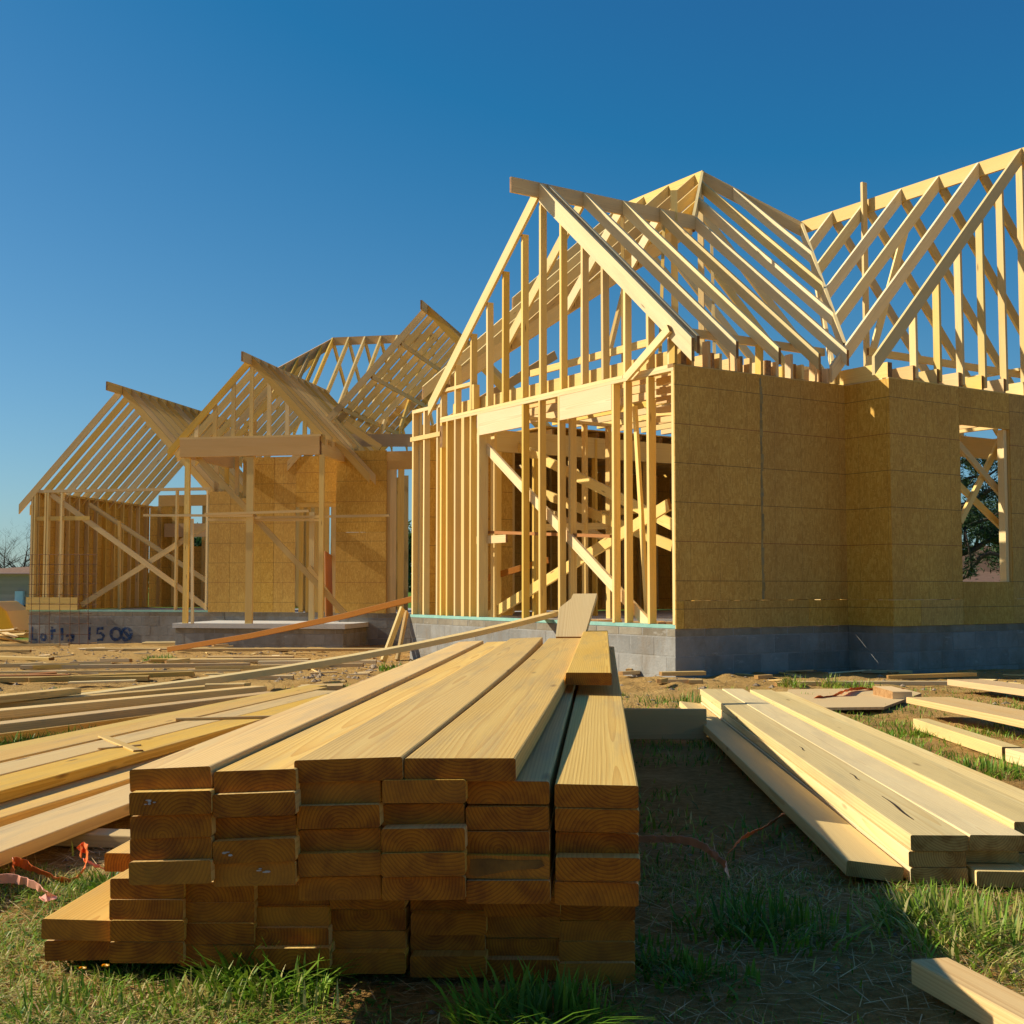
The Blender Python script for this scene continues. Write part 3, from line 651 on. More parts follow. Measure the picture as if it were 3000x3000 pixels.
# back wall
for s in np.arange(.3, 4.1, .406): wm("stud", (s, 5.25, .03), (s, 5.25, WH), .038, .089, eD)
wm("header", (.3, 5.2, WH + .13), (4.4, 5.2, WH + .13), .05, .28, UP, W_LVL); wm("header", (.5, 5.15, 1.95), (3.0, 5.15, 1.95), .05, .34, UP, W_LVL)
for s0, s1, z0, z1 in ((.0, 1.1, 0, WH), (1.1, 2.2, 0, 1.55), (2.2, 4.3, 0, 1.35), (2.6, 4.3, 1.6, WH)): panel("sheathing_panel", wing, WF.W(s1, 5.33, z0), -eD, s1 - s0, z1 - z0, .011, OSB, eC)
for t in np.arange(.5, 5.2, .406): wm("stud", (4.15, t, .03), (4.15, t, WH), .038, .089, eD)
panel("sheathing_panel", wing, WF.W(4.2, 1.0, 0), eC, 2.4, WH, .011, OSB, eD)
# roof over the left room
R1s, R1z = 2.05, 4.78
wm("ridge_board", (R1s, -.62, R1z - .09), (R1s, 5.6, R1z - .09), .038, .184)
for i in range(13):
    t = .02 + .406 * i
    wr("rafter", (-.30, t, R1z - 1.06 * (R1s + .30)), (R1s - .02, t, R1z), .14)
    lo = 4.15 if t < 3 else 3.2
    wr("rafter", (lo, t, R1z - 1.06 * (lo - R1s)), (R1s + .02, t, R1z), .14)
# porch frame
R2s, R2z = 5.81, 4.93
bz0, bz1 = 3.0, 3.345
wm("porch_beam", (4.40, PT, (bz0 + bz1) / 2), (7.22, PT, (bz0 + bz1) / 2), .09, bz1 - bz0, UP, W_LVL)
wm("porch_beam", (4.45, PT + .05, 3.17), (4.45, .3, 3.17), .09, .33, UP, W_LVL); wm("porch_beam", (7.18, PT + .05, 3.17), (7.18, .0, 3.17), .09, .33, UP, W_FRAME)
wm("top_plate", (4.38, PT, bz1 + .02), (7.24, PT, bz1 + .02), .09, .038)
for px_, ww, top, base in ((543, .10, bz0, 1824), (729, .14, bz0, 1826), (940, .09, bz0, 1806), (912, .10, 1.95, 1812)):
    p = WF.px(px_, base, 'y', PT + .02 if px_ != 912 else PT + .35); wm("porch_post", (p.x, p.y, -.17), (p.x, p.y, top), .06, ww, eD, W_FRAME)
wm("porch_prop", WF.px(564, 1827, 'y', PT - .02), WF.px(563, 1520, 'y', PT - .02), .038, .05, eD, W_PALE)
for p, q, t, d in (((578, 1338), (1012, 1800), PT + .12, .10), ((905, 1660), (1003, 1795), PT + .3, .08)):
    wm("diagonal_brace", WF.px(*p, 'y', t), WF.px(*q, 'y', t), .038, d, UP)
for p, q, t in (((420, 1510), (742, 1511), PT - .06), ((600, 1507), (905, 1497), PT - .1), ((740, 1517), (1142, 1510), PT + .08), ((610, 1523), (940, 1524), PT + .1)):
    wm("staging_lath", WF.px(*p, 'y', t), WF.px(*q, 'y', t), .03, .045, UP)
wm("ridge_board", (R2s, PT - .42, R2z - .09), (R2s, 2.4, R2z - .09), .038, .184)
for i in range(11):
    t = PT + .02 + .406 * i
    lo = .30 if i < 5 else 0
    wr("rafter", (4.42 - lo, t, R2z - 1.05 * (R2s - 4.42 + lo)), (R2s - .02, t, R2z), .13)
    lo2 = 7.2 + (.72 if 1 < i < 4 else .1)
    wr("rafter", (lo2, t, R2z - 1.05 * (lo2 - R2s)), (R2s + .02, t, R2z), .13)
for px_ in (575, 628, 682, 735, 787, 840, 892):
    p = WF.px(px_, 1280, 'y', PT); zt = R2z - 1.05 * abs(p.x - R2s) - .15
    if zt > 3.45: wm("gable_stud", (p.x, PT + .02, bz1 + .04), (p.x, PT + .02, zt), .038, .08, eD)
# porch back walls
def wsheet(s0, s1, z0, z1, t, n=-1): 
    return panel("sheathing_panel", wing, WF.W(s0, t, z0), eD, s1 - s0, z1 - z0, .011, OSB, -eC)
def sx(px_, t=0.): return WF.px(px_, 1600, 'y', t).x
for a0, a1, z0, z1 in ((sx(612), sx(674), 0, 2.5), (sx(674), sx(735), 0, 2.35), (sx(738), sx(802), 0, 3.2), (sx(802), sx(866), 0, 3.2), (sx(866), sx(990), 2.25, 3.2)):
    wsheet(a0, a1, z0, z1, -.012)
for x in (880, 900, 925, 955, 975): wm("stud", (sx(x), .06, 0), (sx(x), .06, 2.3), .038, .089, eD)
for x in (620, 650, 680, 705, 730): wm("stud", (sx(x), .2, 2.4), (sx(x), .2, 4.0), .038, .089, eD)
for x, t in ((890, 1.5), (915, 2.0), (950, 1.8), (975, 2.4)): wm("stud", (sx(x, t), t, 0), (sx(x, t), t, 2.6), .038, .089, eD)
wm("header", (sx(866), .05, 2.2), (sx(990), .05, 2.2), .05, .1)
board2("leaning_board", WF.W(sx(990), -.5, -.1), WF.W(sx(966), -.1, 1.2), .3, .03, 60, mat=W_ORANGE, label="dark brown board leaning in the entry beside the sheathed wall", cat="board")
# sheathed entry wall and gap to the near house
e0, e1 = sx(985, RT), sx(1132, RT)
panel("sheathing_panel", wing, WF.W(e0, RT - .012, 0), eD, (e1 - e0), 1.6, .011, OSB, -eC); panel("sheathing_panel", wing, WF.W(e0, RT - .012, 1.6), eD, (e1 - e0), 1.62, .011, OSB, -eC)
panel("sheathing_panel", wing, WF.W(e0 - .01, .0, 0), -eC, .6, 3.2, .011, OSB, -eD)
wm("header", (e0, RT + .05, 3.02), (11.2, RT + .05, 3.02), .06, .36, UP, W_LVL)
for s in (e1 + .02, sx(1150, RT), sx(1172, RT), sx(1180, RT) + 1.2, 10.4): wm("stud", (s, RT + .05, 0), (s, RT + .05, 2.85), .038, .12, eD)
for x, t in ((1147, 2), (1165, 3), (1190, 2.5)): wm("stud", (sx(x, t), t, 0), (sx(x, t), t, 3.0), .038, .089, eD)
wm("header", (8.2, 2.8, 1.95), (11, 2.8, 1.95), .05, .3, UP, W_LVL)
slab("floor_slab", wing, WF, 4.5, 11.2, .2, 6, -.2, -.012, SLABM)
# big roof behind the entry: ridge runs back, left slope shown
q = WF.px(1240, 884, 'y', -.3); R3s, R3z = q.x, q.z
wm("ridge_board", (R3s, -.45, R3z - .09), (R3s, 4.6, R3z - .09), .038, .184)
for i in range(9):
    t = .0 + .52 * i
    lo = R3s - 2.95
    wr("rafter", (lo, t, R3z - 1.06 * 2.95), (R3s - .02, t, R3z), .14)
    wr("rafter", (R3s + 2.6, t, R3z - 1.06 * 2.6), (R3s + .02, t, R3z), .14)
for k in range(4): 
    u = .55 + .62 * k; wm("purlin", (R3s - u, .0, R3z - 1.06 * u - .18), (R3s - u, 4.4, R3z - 1.06 * u - .18), .038, .089)
wm("hip_rafter", (R3s + .2, -1.4, 3.3), (R3s + 2.4, 1.5, 5.4), .038, .184, UP, W_LVL)
wm("hip_rafter", WF.px(1115, 1312, 'y', -.4), WF.px(1010, 1240, 'y', -.4), .038, .13)
wm("header", WF.px(1010, 1290, 'y', .6), WF.px(1210, 1290, 'y', .6), .05, .26, UP, W_LVL)
# hip roof farthest back
T4 = 5.0
a4 = WF.px(975, 990, 'y', T4); b4 = WF.px(1190, 978, 'y', T4); c4 = WF.px(800, 1085, 'y', T4 - 1.6)
wm("ridge_board", (a4.x, T4, a4.z - .09), (b4.x + .8, T4, a4.z - .09), .038, .2, UP, W_LVL)
wr("hip_rafter", tuple(c4), tuple(a4), .22, W_LVL)
n4 = 7
for i in range(n4):
    s = a4.x + (b4.x + .6 - a4.x) * i / (n4 - 1)
    wr("rafter", (s, T4 - 2.6, a4.z - 2.6), (s, T4 - .02, a4.z), .14, W_FRAME); wr("rafter", (s, T4 + 2.4, a4.z - 2.4), (s, T4 + .02, a4.z), .14)
for k in range(1, 5):
    f = k / 5; s = a4.x + (c4.x - a4.x) * f; t = T4 + (c4.y - T4) * f; z = a4.z + (c4.z - a4.z) * f
    wr("jack_rafter", (s - .0, t - 1.3, z - 1.3), (s, t, z), .14)
    wr("jack_rafter", (s - 1.2, t + .1, z - 1.2), (s, t + .1, z), .14)
# blue spray-painted lot writing on the foundation, set on the block faces
def stroke(parent, pts, wd=.055, t=-.0045):
    V = []; Fc = []
    P = [WF.px(x, y, 'y', t) for x, y in pts]
    for i, p in enumerate(P):
        d = P[min(i + 1, len(P) - 1)] - P[max(i - 1, 0)]; d.normalize(); nrm = Vector((-d.z, 0, d.x)); r = wd / 2 * random.uniform(.75, 1.2)
        V += [WF.W(*(p + nrm * r)), WF.W(*(p - nrm * r))]
        V += [WF.W(*(p + nrm * r + Vector((0, .003, 0)))), WF.W(*(p - nrm * r + Vector((0, .003, 0))))]
    for i in range(len(P) - 1):
        a = i * 4; b = a + 4; Fc += [(a, b, b + 1, a + 1), (a, a + 2, b + 2, b), (a + 1, b + 1, b + 3, a + 3)]
    return V, Fc
def circ(cx, cy, rx, ry, a0=0, a1=360, n=14): return [(cx + rx * math.cos(R(a0 + (a1 - a0) * i / n)), cy + ry * math.sin(R(a0 + (a1 - a0) * i / n))) for i in range(n + 1)]
letters = [[(94, 1836), (93, 1873), (108, 1874)], circ(127, 1867, 7, 8), [(153, 1836), (152, 1874)], [(147, 1849), (163, 1847)], [(181, 1840), (182, 1877)], 
           circ(206, 1864, 10, 4, 160, 360) + circ(207, 1872, 8, 5, 300, 520), [(262, 1838), (261, 1876)], [(303, 1841), (286, 1842), (285, 1856), (296, 1855), (304, 1863), (300, 1874), (284, 1875)],
           circ(340, 1858, 15, 17), circ(370, 1858, 15, 17), [(360, 1846), (384, 1872)]]
for k, l in enumerate(letters):
    v, f = stroke(wing, l, .07 if k >= 8 else .055, -.0045 - .0007 * k)
    link("spray_letter", pymesh("spray", v, f), PAINT, wing)
# ------------------------------------------------------------------ front lumber stack (every board a thing)
SD = 4.16                                             # heading of the stack
GS_, GL_ = "boards of the front lumber stack", "boards in the low tier of the front stack"
UPL = "brown-ended framing board within the upper tier of the tall front lumber stack"
LOL = "framing board in the low set-back tier under the tall front lumber stack"
def stack_board(x0, x1, yc, Y, tilt, w=.14, L=4.88, label=UPL, group=GS_, **k):
    P = atY((x0 + x1) / 2, yc, Y)
    return board("lumber_board", P, SD + k.pop("turn", random.uniform(-.12, .12)), L + random.uniform(-.02, .02), w, .038, tilt + random.uniform(-.5, .5), k.pop("pitch", 0) + random.uniform(-.04, .04), label=label, cat="board", group=group, **k)
cols = [((378, 620), (2283, 2353, 2421, 2488, 2557), -2.6), ((625, 867), (2290, 2358, 2427, 2494, 2561), -3.0), ((872, 1114), (2322, 2393, 2463, 2533, 2603), -2.0),
        ((1119, 1361), (2319, 2389, 2461, 2533, 2603), -1.4), ((1366, 1608), (2322, 2397, 2470, 2541, 2614), -.6), ((1628, 1871), (2333, 2404, 2475, 2547, 2620), .2)]
for ci, ((x0, x1), ys, tl) in enumerate(cols):
    for ri, y in enumerate(ys):
        dx = random.uniform(-2, 2); Y = 2.1 + random.uniform(-.022, .028); k = {}
        lab, grp = UPL, GS_
        if ci == 5 and ri == 0: lab, grp, dx = "pale outer board on the top row of the tall front stack, beside the shaded gap", None, -2; k = dict(seg=8, bow=.003)
        if ci == 0 and ri == 0: lab, grp = "grey-streaked board forming the outer top edge of the tall stack, over the strewn boards", None; k = dict(seg=8, bow=-.010)
        if ci == 1 and ri == 0: lab, grp = "flush top-row board between the outer streaked board and the wide planks on the tall stack", None; k = dict(seg=8, bow=-.014)
        if ci == 4 and ri == 0: lab, grp = "shaded board lying in the groove between the raised wide plank and the pale outer board", None
        if ci == 0 and ri == 1: lab, grp = "stack board with a white paint smear on its end, under the grey-streaked top board", None
        if ci == 4 and ri == 3: lab, grp = "stack board with a dark wet stain across its cut end", None
        if grp:
            lab = ("second", "third", "fourth", "fifth")[ri - 1] if ci not in (2, 3) else ("second", "third", "fourth", "fifth", "sixth")[ri]
            lab += " board down in the upper-tier column under the " + ("grey-streaked top board", "flush top-row board", "wide butted plank", "yellow-ended wide plank", "shaded groove board", "pale outer top board")[ci]
        b = stack_board(x0 + dx, x1 + dx, y, Y, tl, label=lab, group=grp, **k)
        if not grp and "group" in b: del b["group"]
        if ci == 4 and ri == 3:
            oc = ((.064, -.013), (.05, -.016), (.02, -.010), (-.01, -.004), (-.05, -.002), (-.062, .004), (-.055, .013), (-.01, .011), (.03, .014), (.062, .012)); v = [(x, y, z) for x in (-.0012, .0005) for y, z in oc]
            s_ = link("wet_stain", pymesh("stain", v, [tuple(range(10))] + [(i, (i + 1) % 10, 10 + (i + 1) % 10, 10 + i) for i in range(10)]), SCORCH); s_.parent = b
        if (ci, ri) in ((0, 1), (1, 4), (1, 3)):
            cy, cz = {(0, 1): (.035, .0), (1, 4): (-.02, .006), (1, 3): (.04, -.005)}[(ci, ri)]
            for q in range(5):
                y0 = cy + random.uniform(-.018, .018); z0 = cz + random.uniform(-.006, .006); a, c = random.uniform(.002, .006), random.uniform(.0008, .002)
                v = [(x, y0 + a * math.cos(t), z0 + c * math.sin(t)) for x in (-.0011 - .0002 * q, .0005) for t in (0.3, 1.2, 2.4, 3.4, 4.5, 5.5)]
                s_ = link("paint_smear", pymesh("smear", v, [(0, 1, 2, 3, 4, 5)] + [(i, (i + 1) % 6, 6 + (i + 1) % 6, 6 + i) for i in range(6)]), CHALK); s_.parent = b
stack_board(861, 1180, 2256, 2.10, -2.2, w=.184, label="wide plank on top of the tall stack, butted against the raised yellow-ended plank", group=None, seg=10, bow=-.022, sag=.004)
stack_board(1186, 1509, 2255, 2.09, -1.0, w=.187, label="wide raised plank with a yellow cut end lying across the top of the tall stack", group=None, seg=10, bow=-.02, sag=.004, turn=.35, mat=W_STACK)
board("lumber_board", atY(1725, 1989, 3.80), SD + .05, 3.45, .14, .038, 0, .1, mat=W_STACK, label="short square-ended board laid over the far half of the stack's outer top boards", cat="board")
# low tier, set back and shifted
for ci, (x0, x1) in enumerate(((331, 528), (532, 740), (746, 964), (970, 1186), (1204, 1420), (1422, 1638), (1641, 1858))):
    base = 2604 + ((x0 + x1) / 2 - 430) * .047
    for ri in range(4):
        lab = ("top", "second", "third", "bottom")[ri] + " board of the " + ("first", "second", "third", "fourth", "fifth", "sixth", "last")[ci] + " low-tier column counted from the sunlit outermost board"
        stack_board(x0 + random.uniform(-3, 3), x1 + random.uniform(-3, 3), base + 62 * ri + random.uniform(-2, 2), 2.33 + random.uniform(-.02, .025), -1.2, label=lab, group=GL_)
P = atY(430, 2545, 2.6); board("lumber_board", (-.775, 2.6, P.z + .012), SD, 4.7, .14, .038, 0, 0, label="board sticking out beside the tall stack, resting on its low tier", cat="board")
stack_board(128, 327, 2725, 2.36, 1.0, label="outermost low board beside the tall stack, its broad face in full sun", group=None)
stack_board(140, 332, 2784, 2.38, -2.5, label="bottom board on the grass under the sunlit outermost board of the tall stack", group=None)
# angled cut-off plank standing at the far end of the stack
def poly_prism(name, P, ex, ez, pts, th, mat, **t):
    ex = Vector(ex).normalized(); ez = Vector(ez).normalized(); ny = ez.cross(ex); n = len(pts)
    v = [(y, x, z) for y in (0, th) for x, z in pts]        # local x = thickness so faces show face grain across y,z
    me = pymesh(name, [(z, -x, -y) for (y, x, z) in v], [tuple(range(n)), tuple(reversed(range(n, 2 * n)))] + [(i, n + i, n + (i + 1) % n, (i + 1) % n) for i in range(n)])
    o = link(name, me, mat); m = Matrix((ez, -ex, ny)).transposed().to_4x4(); m.translation = P; o.matrix_basis = m; tag(o, **t); return o
p0 = atY(1632, 1862, 7.15)
poly_prism("cut_plank", p0, (.97, -.24, 0), (.10, .58, .80), [(0, -.03), (.165, -.03), (.215, .27), (.075, .27), (.065, .235), (0, .17)], .034, W_PINK, label="pinkish plank offcut with an angled end propped at the far end of the tall stack", cat="plank offcut")

# ------------------------------------------------------------------ pale stack on the other side of the shaded strip
RD = 3.0; GR = "boards of the low pale stack"; RL = "pale board in the low neat stack between grass and house corner"
zb = -.072
for c in range(4):
    for r_ in range(3):
        x = 1.053 + c * .1475 + random.uniform(-.003, .003); y = 3.1 + random.uniform(-.01, .01); L = 5.2 + random.uniform(-.05, .05)
        if c == 1 and r_ == 1: y += .06
        if c == 1 and r_ == 0: y -= .035
        if c >= 2: y += .1 * (c - 1); L -= .35
        z = zb + .019 + .0405 * r_ + (.014 if c == 2 else 0.)
        lab, grp = ('bottom', 'middle')[min(r_, 1)] + ' board under the ' + ('split top board', 'board next to the split one', 'raised top board', 'outermost top board')[c] + ' of the low pale stack', GR; k = {}
        if r_ == 2:
            lab = ("pale top board of the low stack along its sunlit edge, with a long dark split", "pale top board next to the split one on the low stack", "slightly raised top board on the low pale stack", "outermost top board of the low pale stack, beside the plywood offcut")[c]; grp = None; k = dict(seg=6, bow=(-.004, .008, -.006, .01)[c])
        b = board("pale_board", (x, y, z - (.011 if c == 3 else 0)), RD + random.uniform(-.1, .1), L, .14, .038, random.uniform(-.6, .6), -.75 + random.uniform(-.03, .03), mat=W_PALE, label=lab, cat="board", group=grp, **k)
        if r_ == 2 and c == 0:
            for (x0, x1, y0, y1, wd) in ((.22, .62, .004, -.012, .0035), (.95, 1.12, -.02, -.026, .002), (1.75, 1.9, .01, .004, .002)):
                v = []
                for i in range(9):
                    t = i / 8; ww = wd * math.sin(math.pi * min(.97, t + .06)) ; yy = y0 + (y1 - y0) * t + .0025 * math.sin(7 * t)
                    v += [(x0 + (x1 - x0) * t, yy - ww, .0205), (x0 + (x1 - x0) * t, yy + ww, .0205), (x0 + (x1 - x0) * t, yy - ww, .015), (x0 + (x1 - x0) * t, yy + ww, .015)]
                f = [q for i in range(8) for q in ((4 * i, 4 * i + 4, 4 * i + 5, 4 * i + 1), (4 * i, 4 * i + 2, 4 * i + 6, 4 * i + 4), (4 * i + 1, 4 * i + 5, 4 * i + 7, 4 * i + 3))]
                s_ = link("split", pymesh("split", v, f), SPLIT); s_.parent = b
board("pale_board", (.900, 3.12, zb + .026), RD - .05, 5.0, .14, .038, 6.5, -.75, mat=W_PALE, label="tilted pale board leaning against the sunlit side of the low stack", cat="board")
# boards lying about on that side: (edge px, edge px, width, thickness, lift, label)
def flat(n, A, B, w, th, lift, mat, lab, cat="board", grp=None, **k): return edge_board(n, A, B, w, th, lift, mat=mat, label=lab, cat=cat, group=grp, **k)
o = edge_board("plank_on_edge", (1800, 2076), (2070, 2078), .038, .16, 0, mat=W_LVL, label="brown plank standing on edge in the shade across the far end of the stacks", cat="plank")
pts = [onG(2420, 2086), onG(2590, 2084), onG(2700, 2042), onG(2640, 2026), onG(2310, 2030), onG(2300, 2052)]
v = [(p.x, p.y, p.z + z) for z in (.012, .03) for p in pts]; n = len(pts)
ply = link("plywood_offcut", pymesh("ply", v, [tuple(reversed(range(n))), tuple(range(n, 2 * n))] + [(i, (i + 1) % n, n + (i + 1) % n, n + i) for i in range(n)]), W_PINK)
tag(ply, "flat plywood offcut with one slanted corner lying beyond the low pale stack", "plywood")
flat("wide_plank", (2655, 2042), (3000, 2112), .30, .04, .07, W_PINK, "wide pale plank propped above the grass beyond the pale stack", "plank", side=1, L=3.0)
flat("wide_plank", (2775, 1990), (3000, 2020), .30, .05, .05, W_ORANGE if False else W_LVL, "wide plank with a bright orange edge near the shaded foundation", "plank", L=3.0)
flat("lumber_board", (2675, 2105), (2935, 2188), .089, .06, 0, W_PALE, "narrow pale board lying in the grass beside the propped wide plank")
flat("lumber_block", (2945, 2192), (3010, 2210), .10, .06, 0, W_PALE, "short block butted against the narrow pale board", "block")
flat("lumber_block", (2615, 2024), (2672, 2024), .5, .09, 0, W_PINK, "thick block under the raised end of the wide pale plank", "block")
# board in the near corner, half in shade
board2("lumber_board", Vector((.752, 2.27, gz(2.2) + .026)), Vector((.955, 1.25, gz(1.3) + .026)), .075, .044, 0, seg=4, mat=W_PINK, label="orange-tinged board lying in the tall grass, its end in shadow", cat="board")
# small offcuts near the house corner
for (x, y, L, w, a, lf, lab) in ((1925, 2002, .42, .1, 88, 0, "thick offcut lying by the sunlit foundation corner"), (1935, 1992, .45, .1, 80, .04, "offcut lying over another by the sunlit foundation corner"), (1818, 1978, .22, .09, 60, 0, "small offcut beside the tall stack near the foundation"), (1841, 1976, .1, .06, 20, .02, "stubby block standing near the foundation beside the tall stack"),
        (2018, 2003, .12, .08, 95, 0, "square block at the far end of the low pale stack"), (2215, 1990, .16, .09, 75, 0, "orange block on the dirt before the shaded foundation"), (2272, 2012, .24, .1, 85, 0, "pale block beside the far end of the low pale stack"), (2305, 2008, .3, .06, 95, 0, "thin curled offcut beyond the low pale stack"),
        (2420, 2008, 1.2, .05, 88, .0, "long thin strip lying before the plywood offcut"), (2520, 1972, .55, .12, 92, 0, "broad offcut on the dirt under the shaded window wall"), (2600, 1990, .9, .05, 86, 0, "narrow strip on the dirt under the window wall"), (2900, 1940, 1.1, .14, 110, .02, "dull board against the foundation under the window"), (1931, 2009, .2, .04, 25, .02, "little pale stick by the house corner")):
    P = onG(x, y); board("offcut", (P.x, P.y, P.z + .02 + lf), a, L, w, .038, random.uniform(-4, 4), random.uniform(-1, 2), mat=W_SCRAP if "orange" not in lab else W_LVL, label=lab, cat="offcut")

# ------------------------------------------------------------------ boards strewn beside the tall stack
flat("lumber_board", (0, 2495), (398, 2346), .184, .038, .040, W_STACK, "lowest broad board lying on the ground between the tall stack and the strewn layer", back=.35, L=3.3, seg=4)
flat("lumber_board", (0, 2396), (400, 2276), .184, .038, .045, W_STACK, "shaded board under the strewn top layer beside the tall stack", back=.5, L=4.2)
GLF = "strewn top-layer boards beside the tall stack"; LLF = "sunlit board in the strewn layer running beside the tall stack"
for A, B, w, LLF in (((0, 2318), (694, 2128), .184, 'strewn top-layer board lying closest to the tall stack'), ((0, 2270), (560, 2132), .17, 'second strewn top-layer board counted from the tall stack'), ((0, 2230), (560, 2104), .17, 'third strewn top-layer board counted from the tall stack'), ((0, 2206), (512, 2100), .14, 'narrow strewn top-layer board along the green grass strip')):
    flat("lumber_board", A, B, w, .038, .085, W_STACK, LLF, grp=GLF, back=.4, L=4.9, seg=3)
for A, B, w in (((300, 2157), (405, 2200), .04), ((288, 2194), (412, 2183), .012)):
    P, Q = onG(*A, .128), onG(*B, .128); board2("lath", P, Q, w, .008, 0, mat=W_SCRAP, label="thin lath dropped across the strewn boards beside the tall stack" if w > .02 else "sliver of wood lying by the lath on the strewn boards", cat="lath")
flat("lath", (515, 2104), (820, 2096), .03, .015, .124, W_SCRAP, "long thin strip lying over the far part of the strewn boards", "lath")
for k, (x, y) in enumerate(((-1.75, 3.75), (-1.02, 6.3))):
    board("bearer_block", (x - .05, y, gz(y) + .019), 100, 1.05, .09, .038, mat=W_DARK, label=("bearer block under the near part of the strewn boards", "bearer block under the far part of the strewn boards")[k], cat="bearer block")
# ------------------------------------------------------------------ second loose pile farther back
for A, B, lf, back, L, lab in (((0, 2150), (815, 2047), 0, .6, None, "bottom board at the near edge of the loose long pile"), ((0, 2122), (822, 2027), .045, .6, None, "raised near-edge board of the loose long pile"), ((0, 2082), (782, 2010), .05, .6, None, "board crossing the middle of the loose long pile"), ((0, 2098), (770, 2020), .0, .6, None, "shaded lower board in the middle of the loose long pile"),
        ((0, 2060), (735, 2000), .03, .6, None, "back board of the loose long pile"), ((0, 2046), (650, 1996), .0, .6, None, "lowest back board of the loose long pile"), ((0, 2040), (238, 2015), .06, .5, None, "short board on the back of the loose long pile, square end showing")):
    flat("lumber_board", A, B, .12, .045, lf * 1.7, W_STACK, lab, back=back, L=L, seg=2)
P = onG(601, 2022, .1); board("lumber_block", (P.x, P.y, P.z + .02), 80, .28, .1, .05, 0, 0, mat=W_SCRAP, label="small block sitting on the loose long pile", cat="block")
P = onG(735, 1996); board("offcut", (P.x - .4, P.y, P.z + .03), 86, .8, .12, .05, 0, 0, mat=W_SCRAP, label="square-ended offcut behind the loose long pile", cat="offcut")
# long boards leaning on the houses
a = onG(-60, 2078, .02); b = HF.W(.05, 2.36, .10)
board2("leaning_board", a, b + (b - a).normalized() * .25, .12, .055, 0, 8, -.10, mat=W_FRAME, label="very long board running from the loose pile up onto the near house's sill", cat="board")
a = onG(492, 1903, .05); b = Vector((.5, 16.9, 1.02))
board2("leaning_board", a, b, .035, .085, 0, 4, -.12, mat=W_ORANGE, label="long orange-brown board rising from the dirt into the near house", cat="board")
a = onG(1150, 1888, 0); a = Vector((-1.78, 17.2, gz(17.2))); b = HF.W(-.05, 5.86, .12)
board2("leaning_stud", a, b, .038, .10, 0, mat=W_PALE, label="bright sunlit stud leaning against the corner of the near foundation", cat="stud")
board2("leaning_stud", a + Vector((.18, .15, 0)), b + Vector((.05, .1, -.05)), .038, .089, 0, mat=W_SCRAP, label="shaded stud behind the bright one at the near foundation's corner", cat="stud")
# ------------------------------------------------------------------ scattered scraps over the bare dirt: centre px, length m, width, heading
scr = [(60, 1995, .9, .12, 82, "dark-edged board end beside the orange-stained scrap in the dirt"), (125, 1990, .25, .1, 60, "orange-stained scrap at the end of the dark-edged board"), (290, 1978, 3.0, .04, 91, "longest thin lath lying flat across the dirt"), (400, 1962, 2.6, .09, 84, "square-ended long scrap on the dirt behind the laths"),
       (210, 2000, 1.4, .14, 80, "broad dark-sided plank behind the loose pile"), (330, 1997, 1.5, .16, 66, "broad pinkish plank lying askew over the dark-sided plank"), (300, 2008, .6, .06, 88, "bright white strip by the loose pile"), (40, 1935, 1.5, .1, 118, "bright white board sloping down to a dark end"), (40, 1952, .2, .06, 70, "tiny block under the bright white board"),
       (60, 1961, 2.2, .11, 92, "weathered brown board lying level on the dirt"), (165, 1963, .5, .1, 80, "dark broken end behind the weathered brown board"), (45, 1897, 1.6, .07, 84, "bright lath below the rubbish heap"), (15, 1915, .8, .1, 86, "pinkish scrap half buried in the dirt"), (340, 1943, .42, .09, 100, "lone square block on the open dirt"), (265, 1946, .5, .06, 75, "curled chip on the open dirt"),
       (295, 1906, .7, .06, 88, "thin scrap near the wire mesh foot"), (148, 1896, .7, .07, 92, "pale rag-like chip at the foot of the mesh"), (485, 1889, .9, .22, 96, "pale sheet offcut under the foot of the orange board"), (720, 1909, 5.4, .13, 91.5, "longest clean board lying level before the porch"), (560, 1942, 1.1, .1, 84, "pale scrap with a dark end before the porch"), (700, 1944, 1.9, .13, 96, "pale chamfered board beside the dark-ended scrap"),
       (520, 1948, .3, .1, 60, "little block at the end of the dark-ended scrap"), (735, 1934, 1.2, .13, 86, "rough-edged offcut half hidden by the leaning board"), (705, 1890, 1.5, .1, 92, "short double scrap under the porch slab"), (645, 1897, .3, .1, 50, "stub end pointing out of the scraps under the porch slab"), (750, 1884, .7, .08, 95, "yellowish chip under the porch slab"), (885, 1873, 3.2, .12, 90, "brown board lying along the foot of the porch foundation"),
       (1020, 1877, .8, .09, 92, "pale stub against the dark foundation beyond the porch"), (1050, 1890, .8, .12, 60, "bright yellow splintered scrap before the dark foundation"), (1110, 1885, 1.8, .05, 80, "thin strip pointing at the leaning studs"), (770, 1965, 1.5, .07, 76, "thin board in the shadow of the long leaning board"), (930, 1950, 1.5, .08, 92, "pale strip over rubble behind the strewn boards"), (915, 1962, 1.2, .08, 94, "grey strip over rubble behind the strewn boards"),
       (895, 2032, .12, .08, 40, "white chip behind the strewn boards"), (943, 2028, .35, .12, 85, "small pinkish square by the strewn boards"), (1088, 2018, .12, .1, 20, "tiny grey block by the edge strip"), (970, 2012, .3, .03, 110, "sliver sticking up behind the strewn boards")]
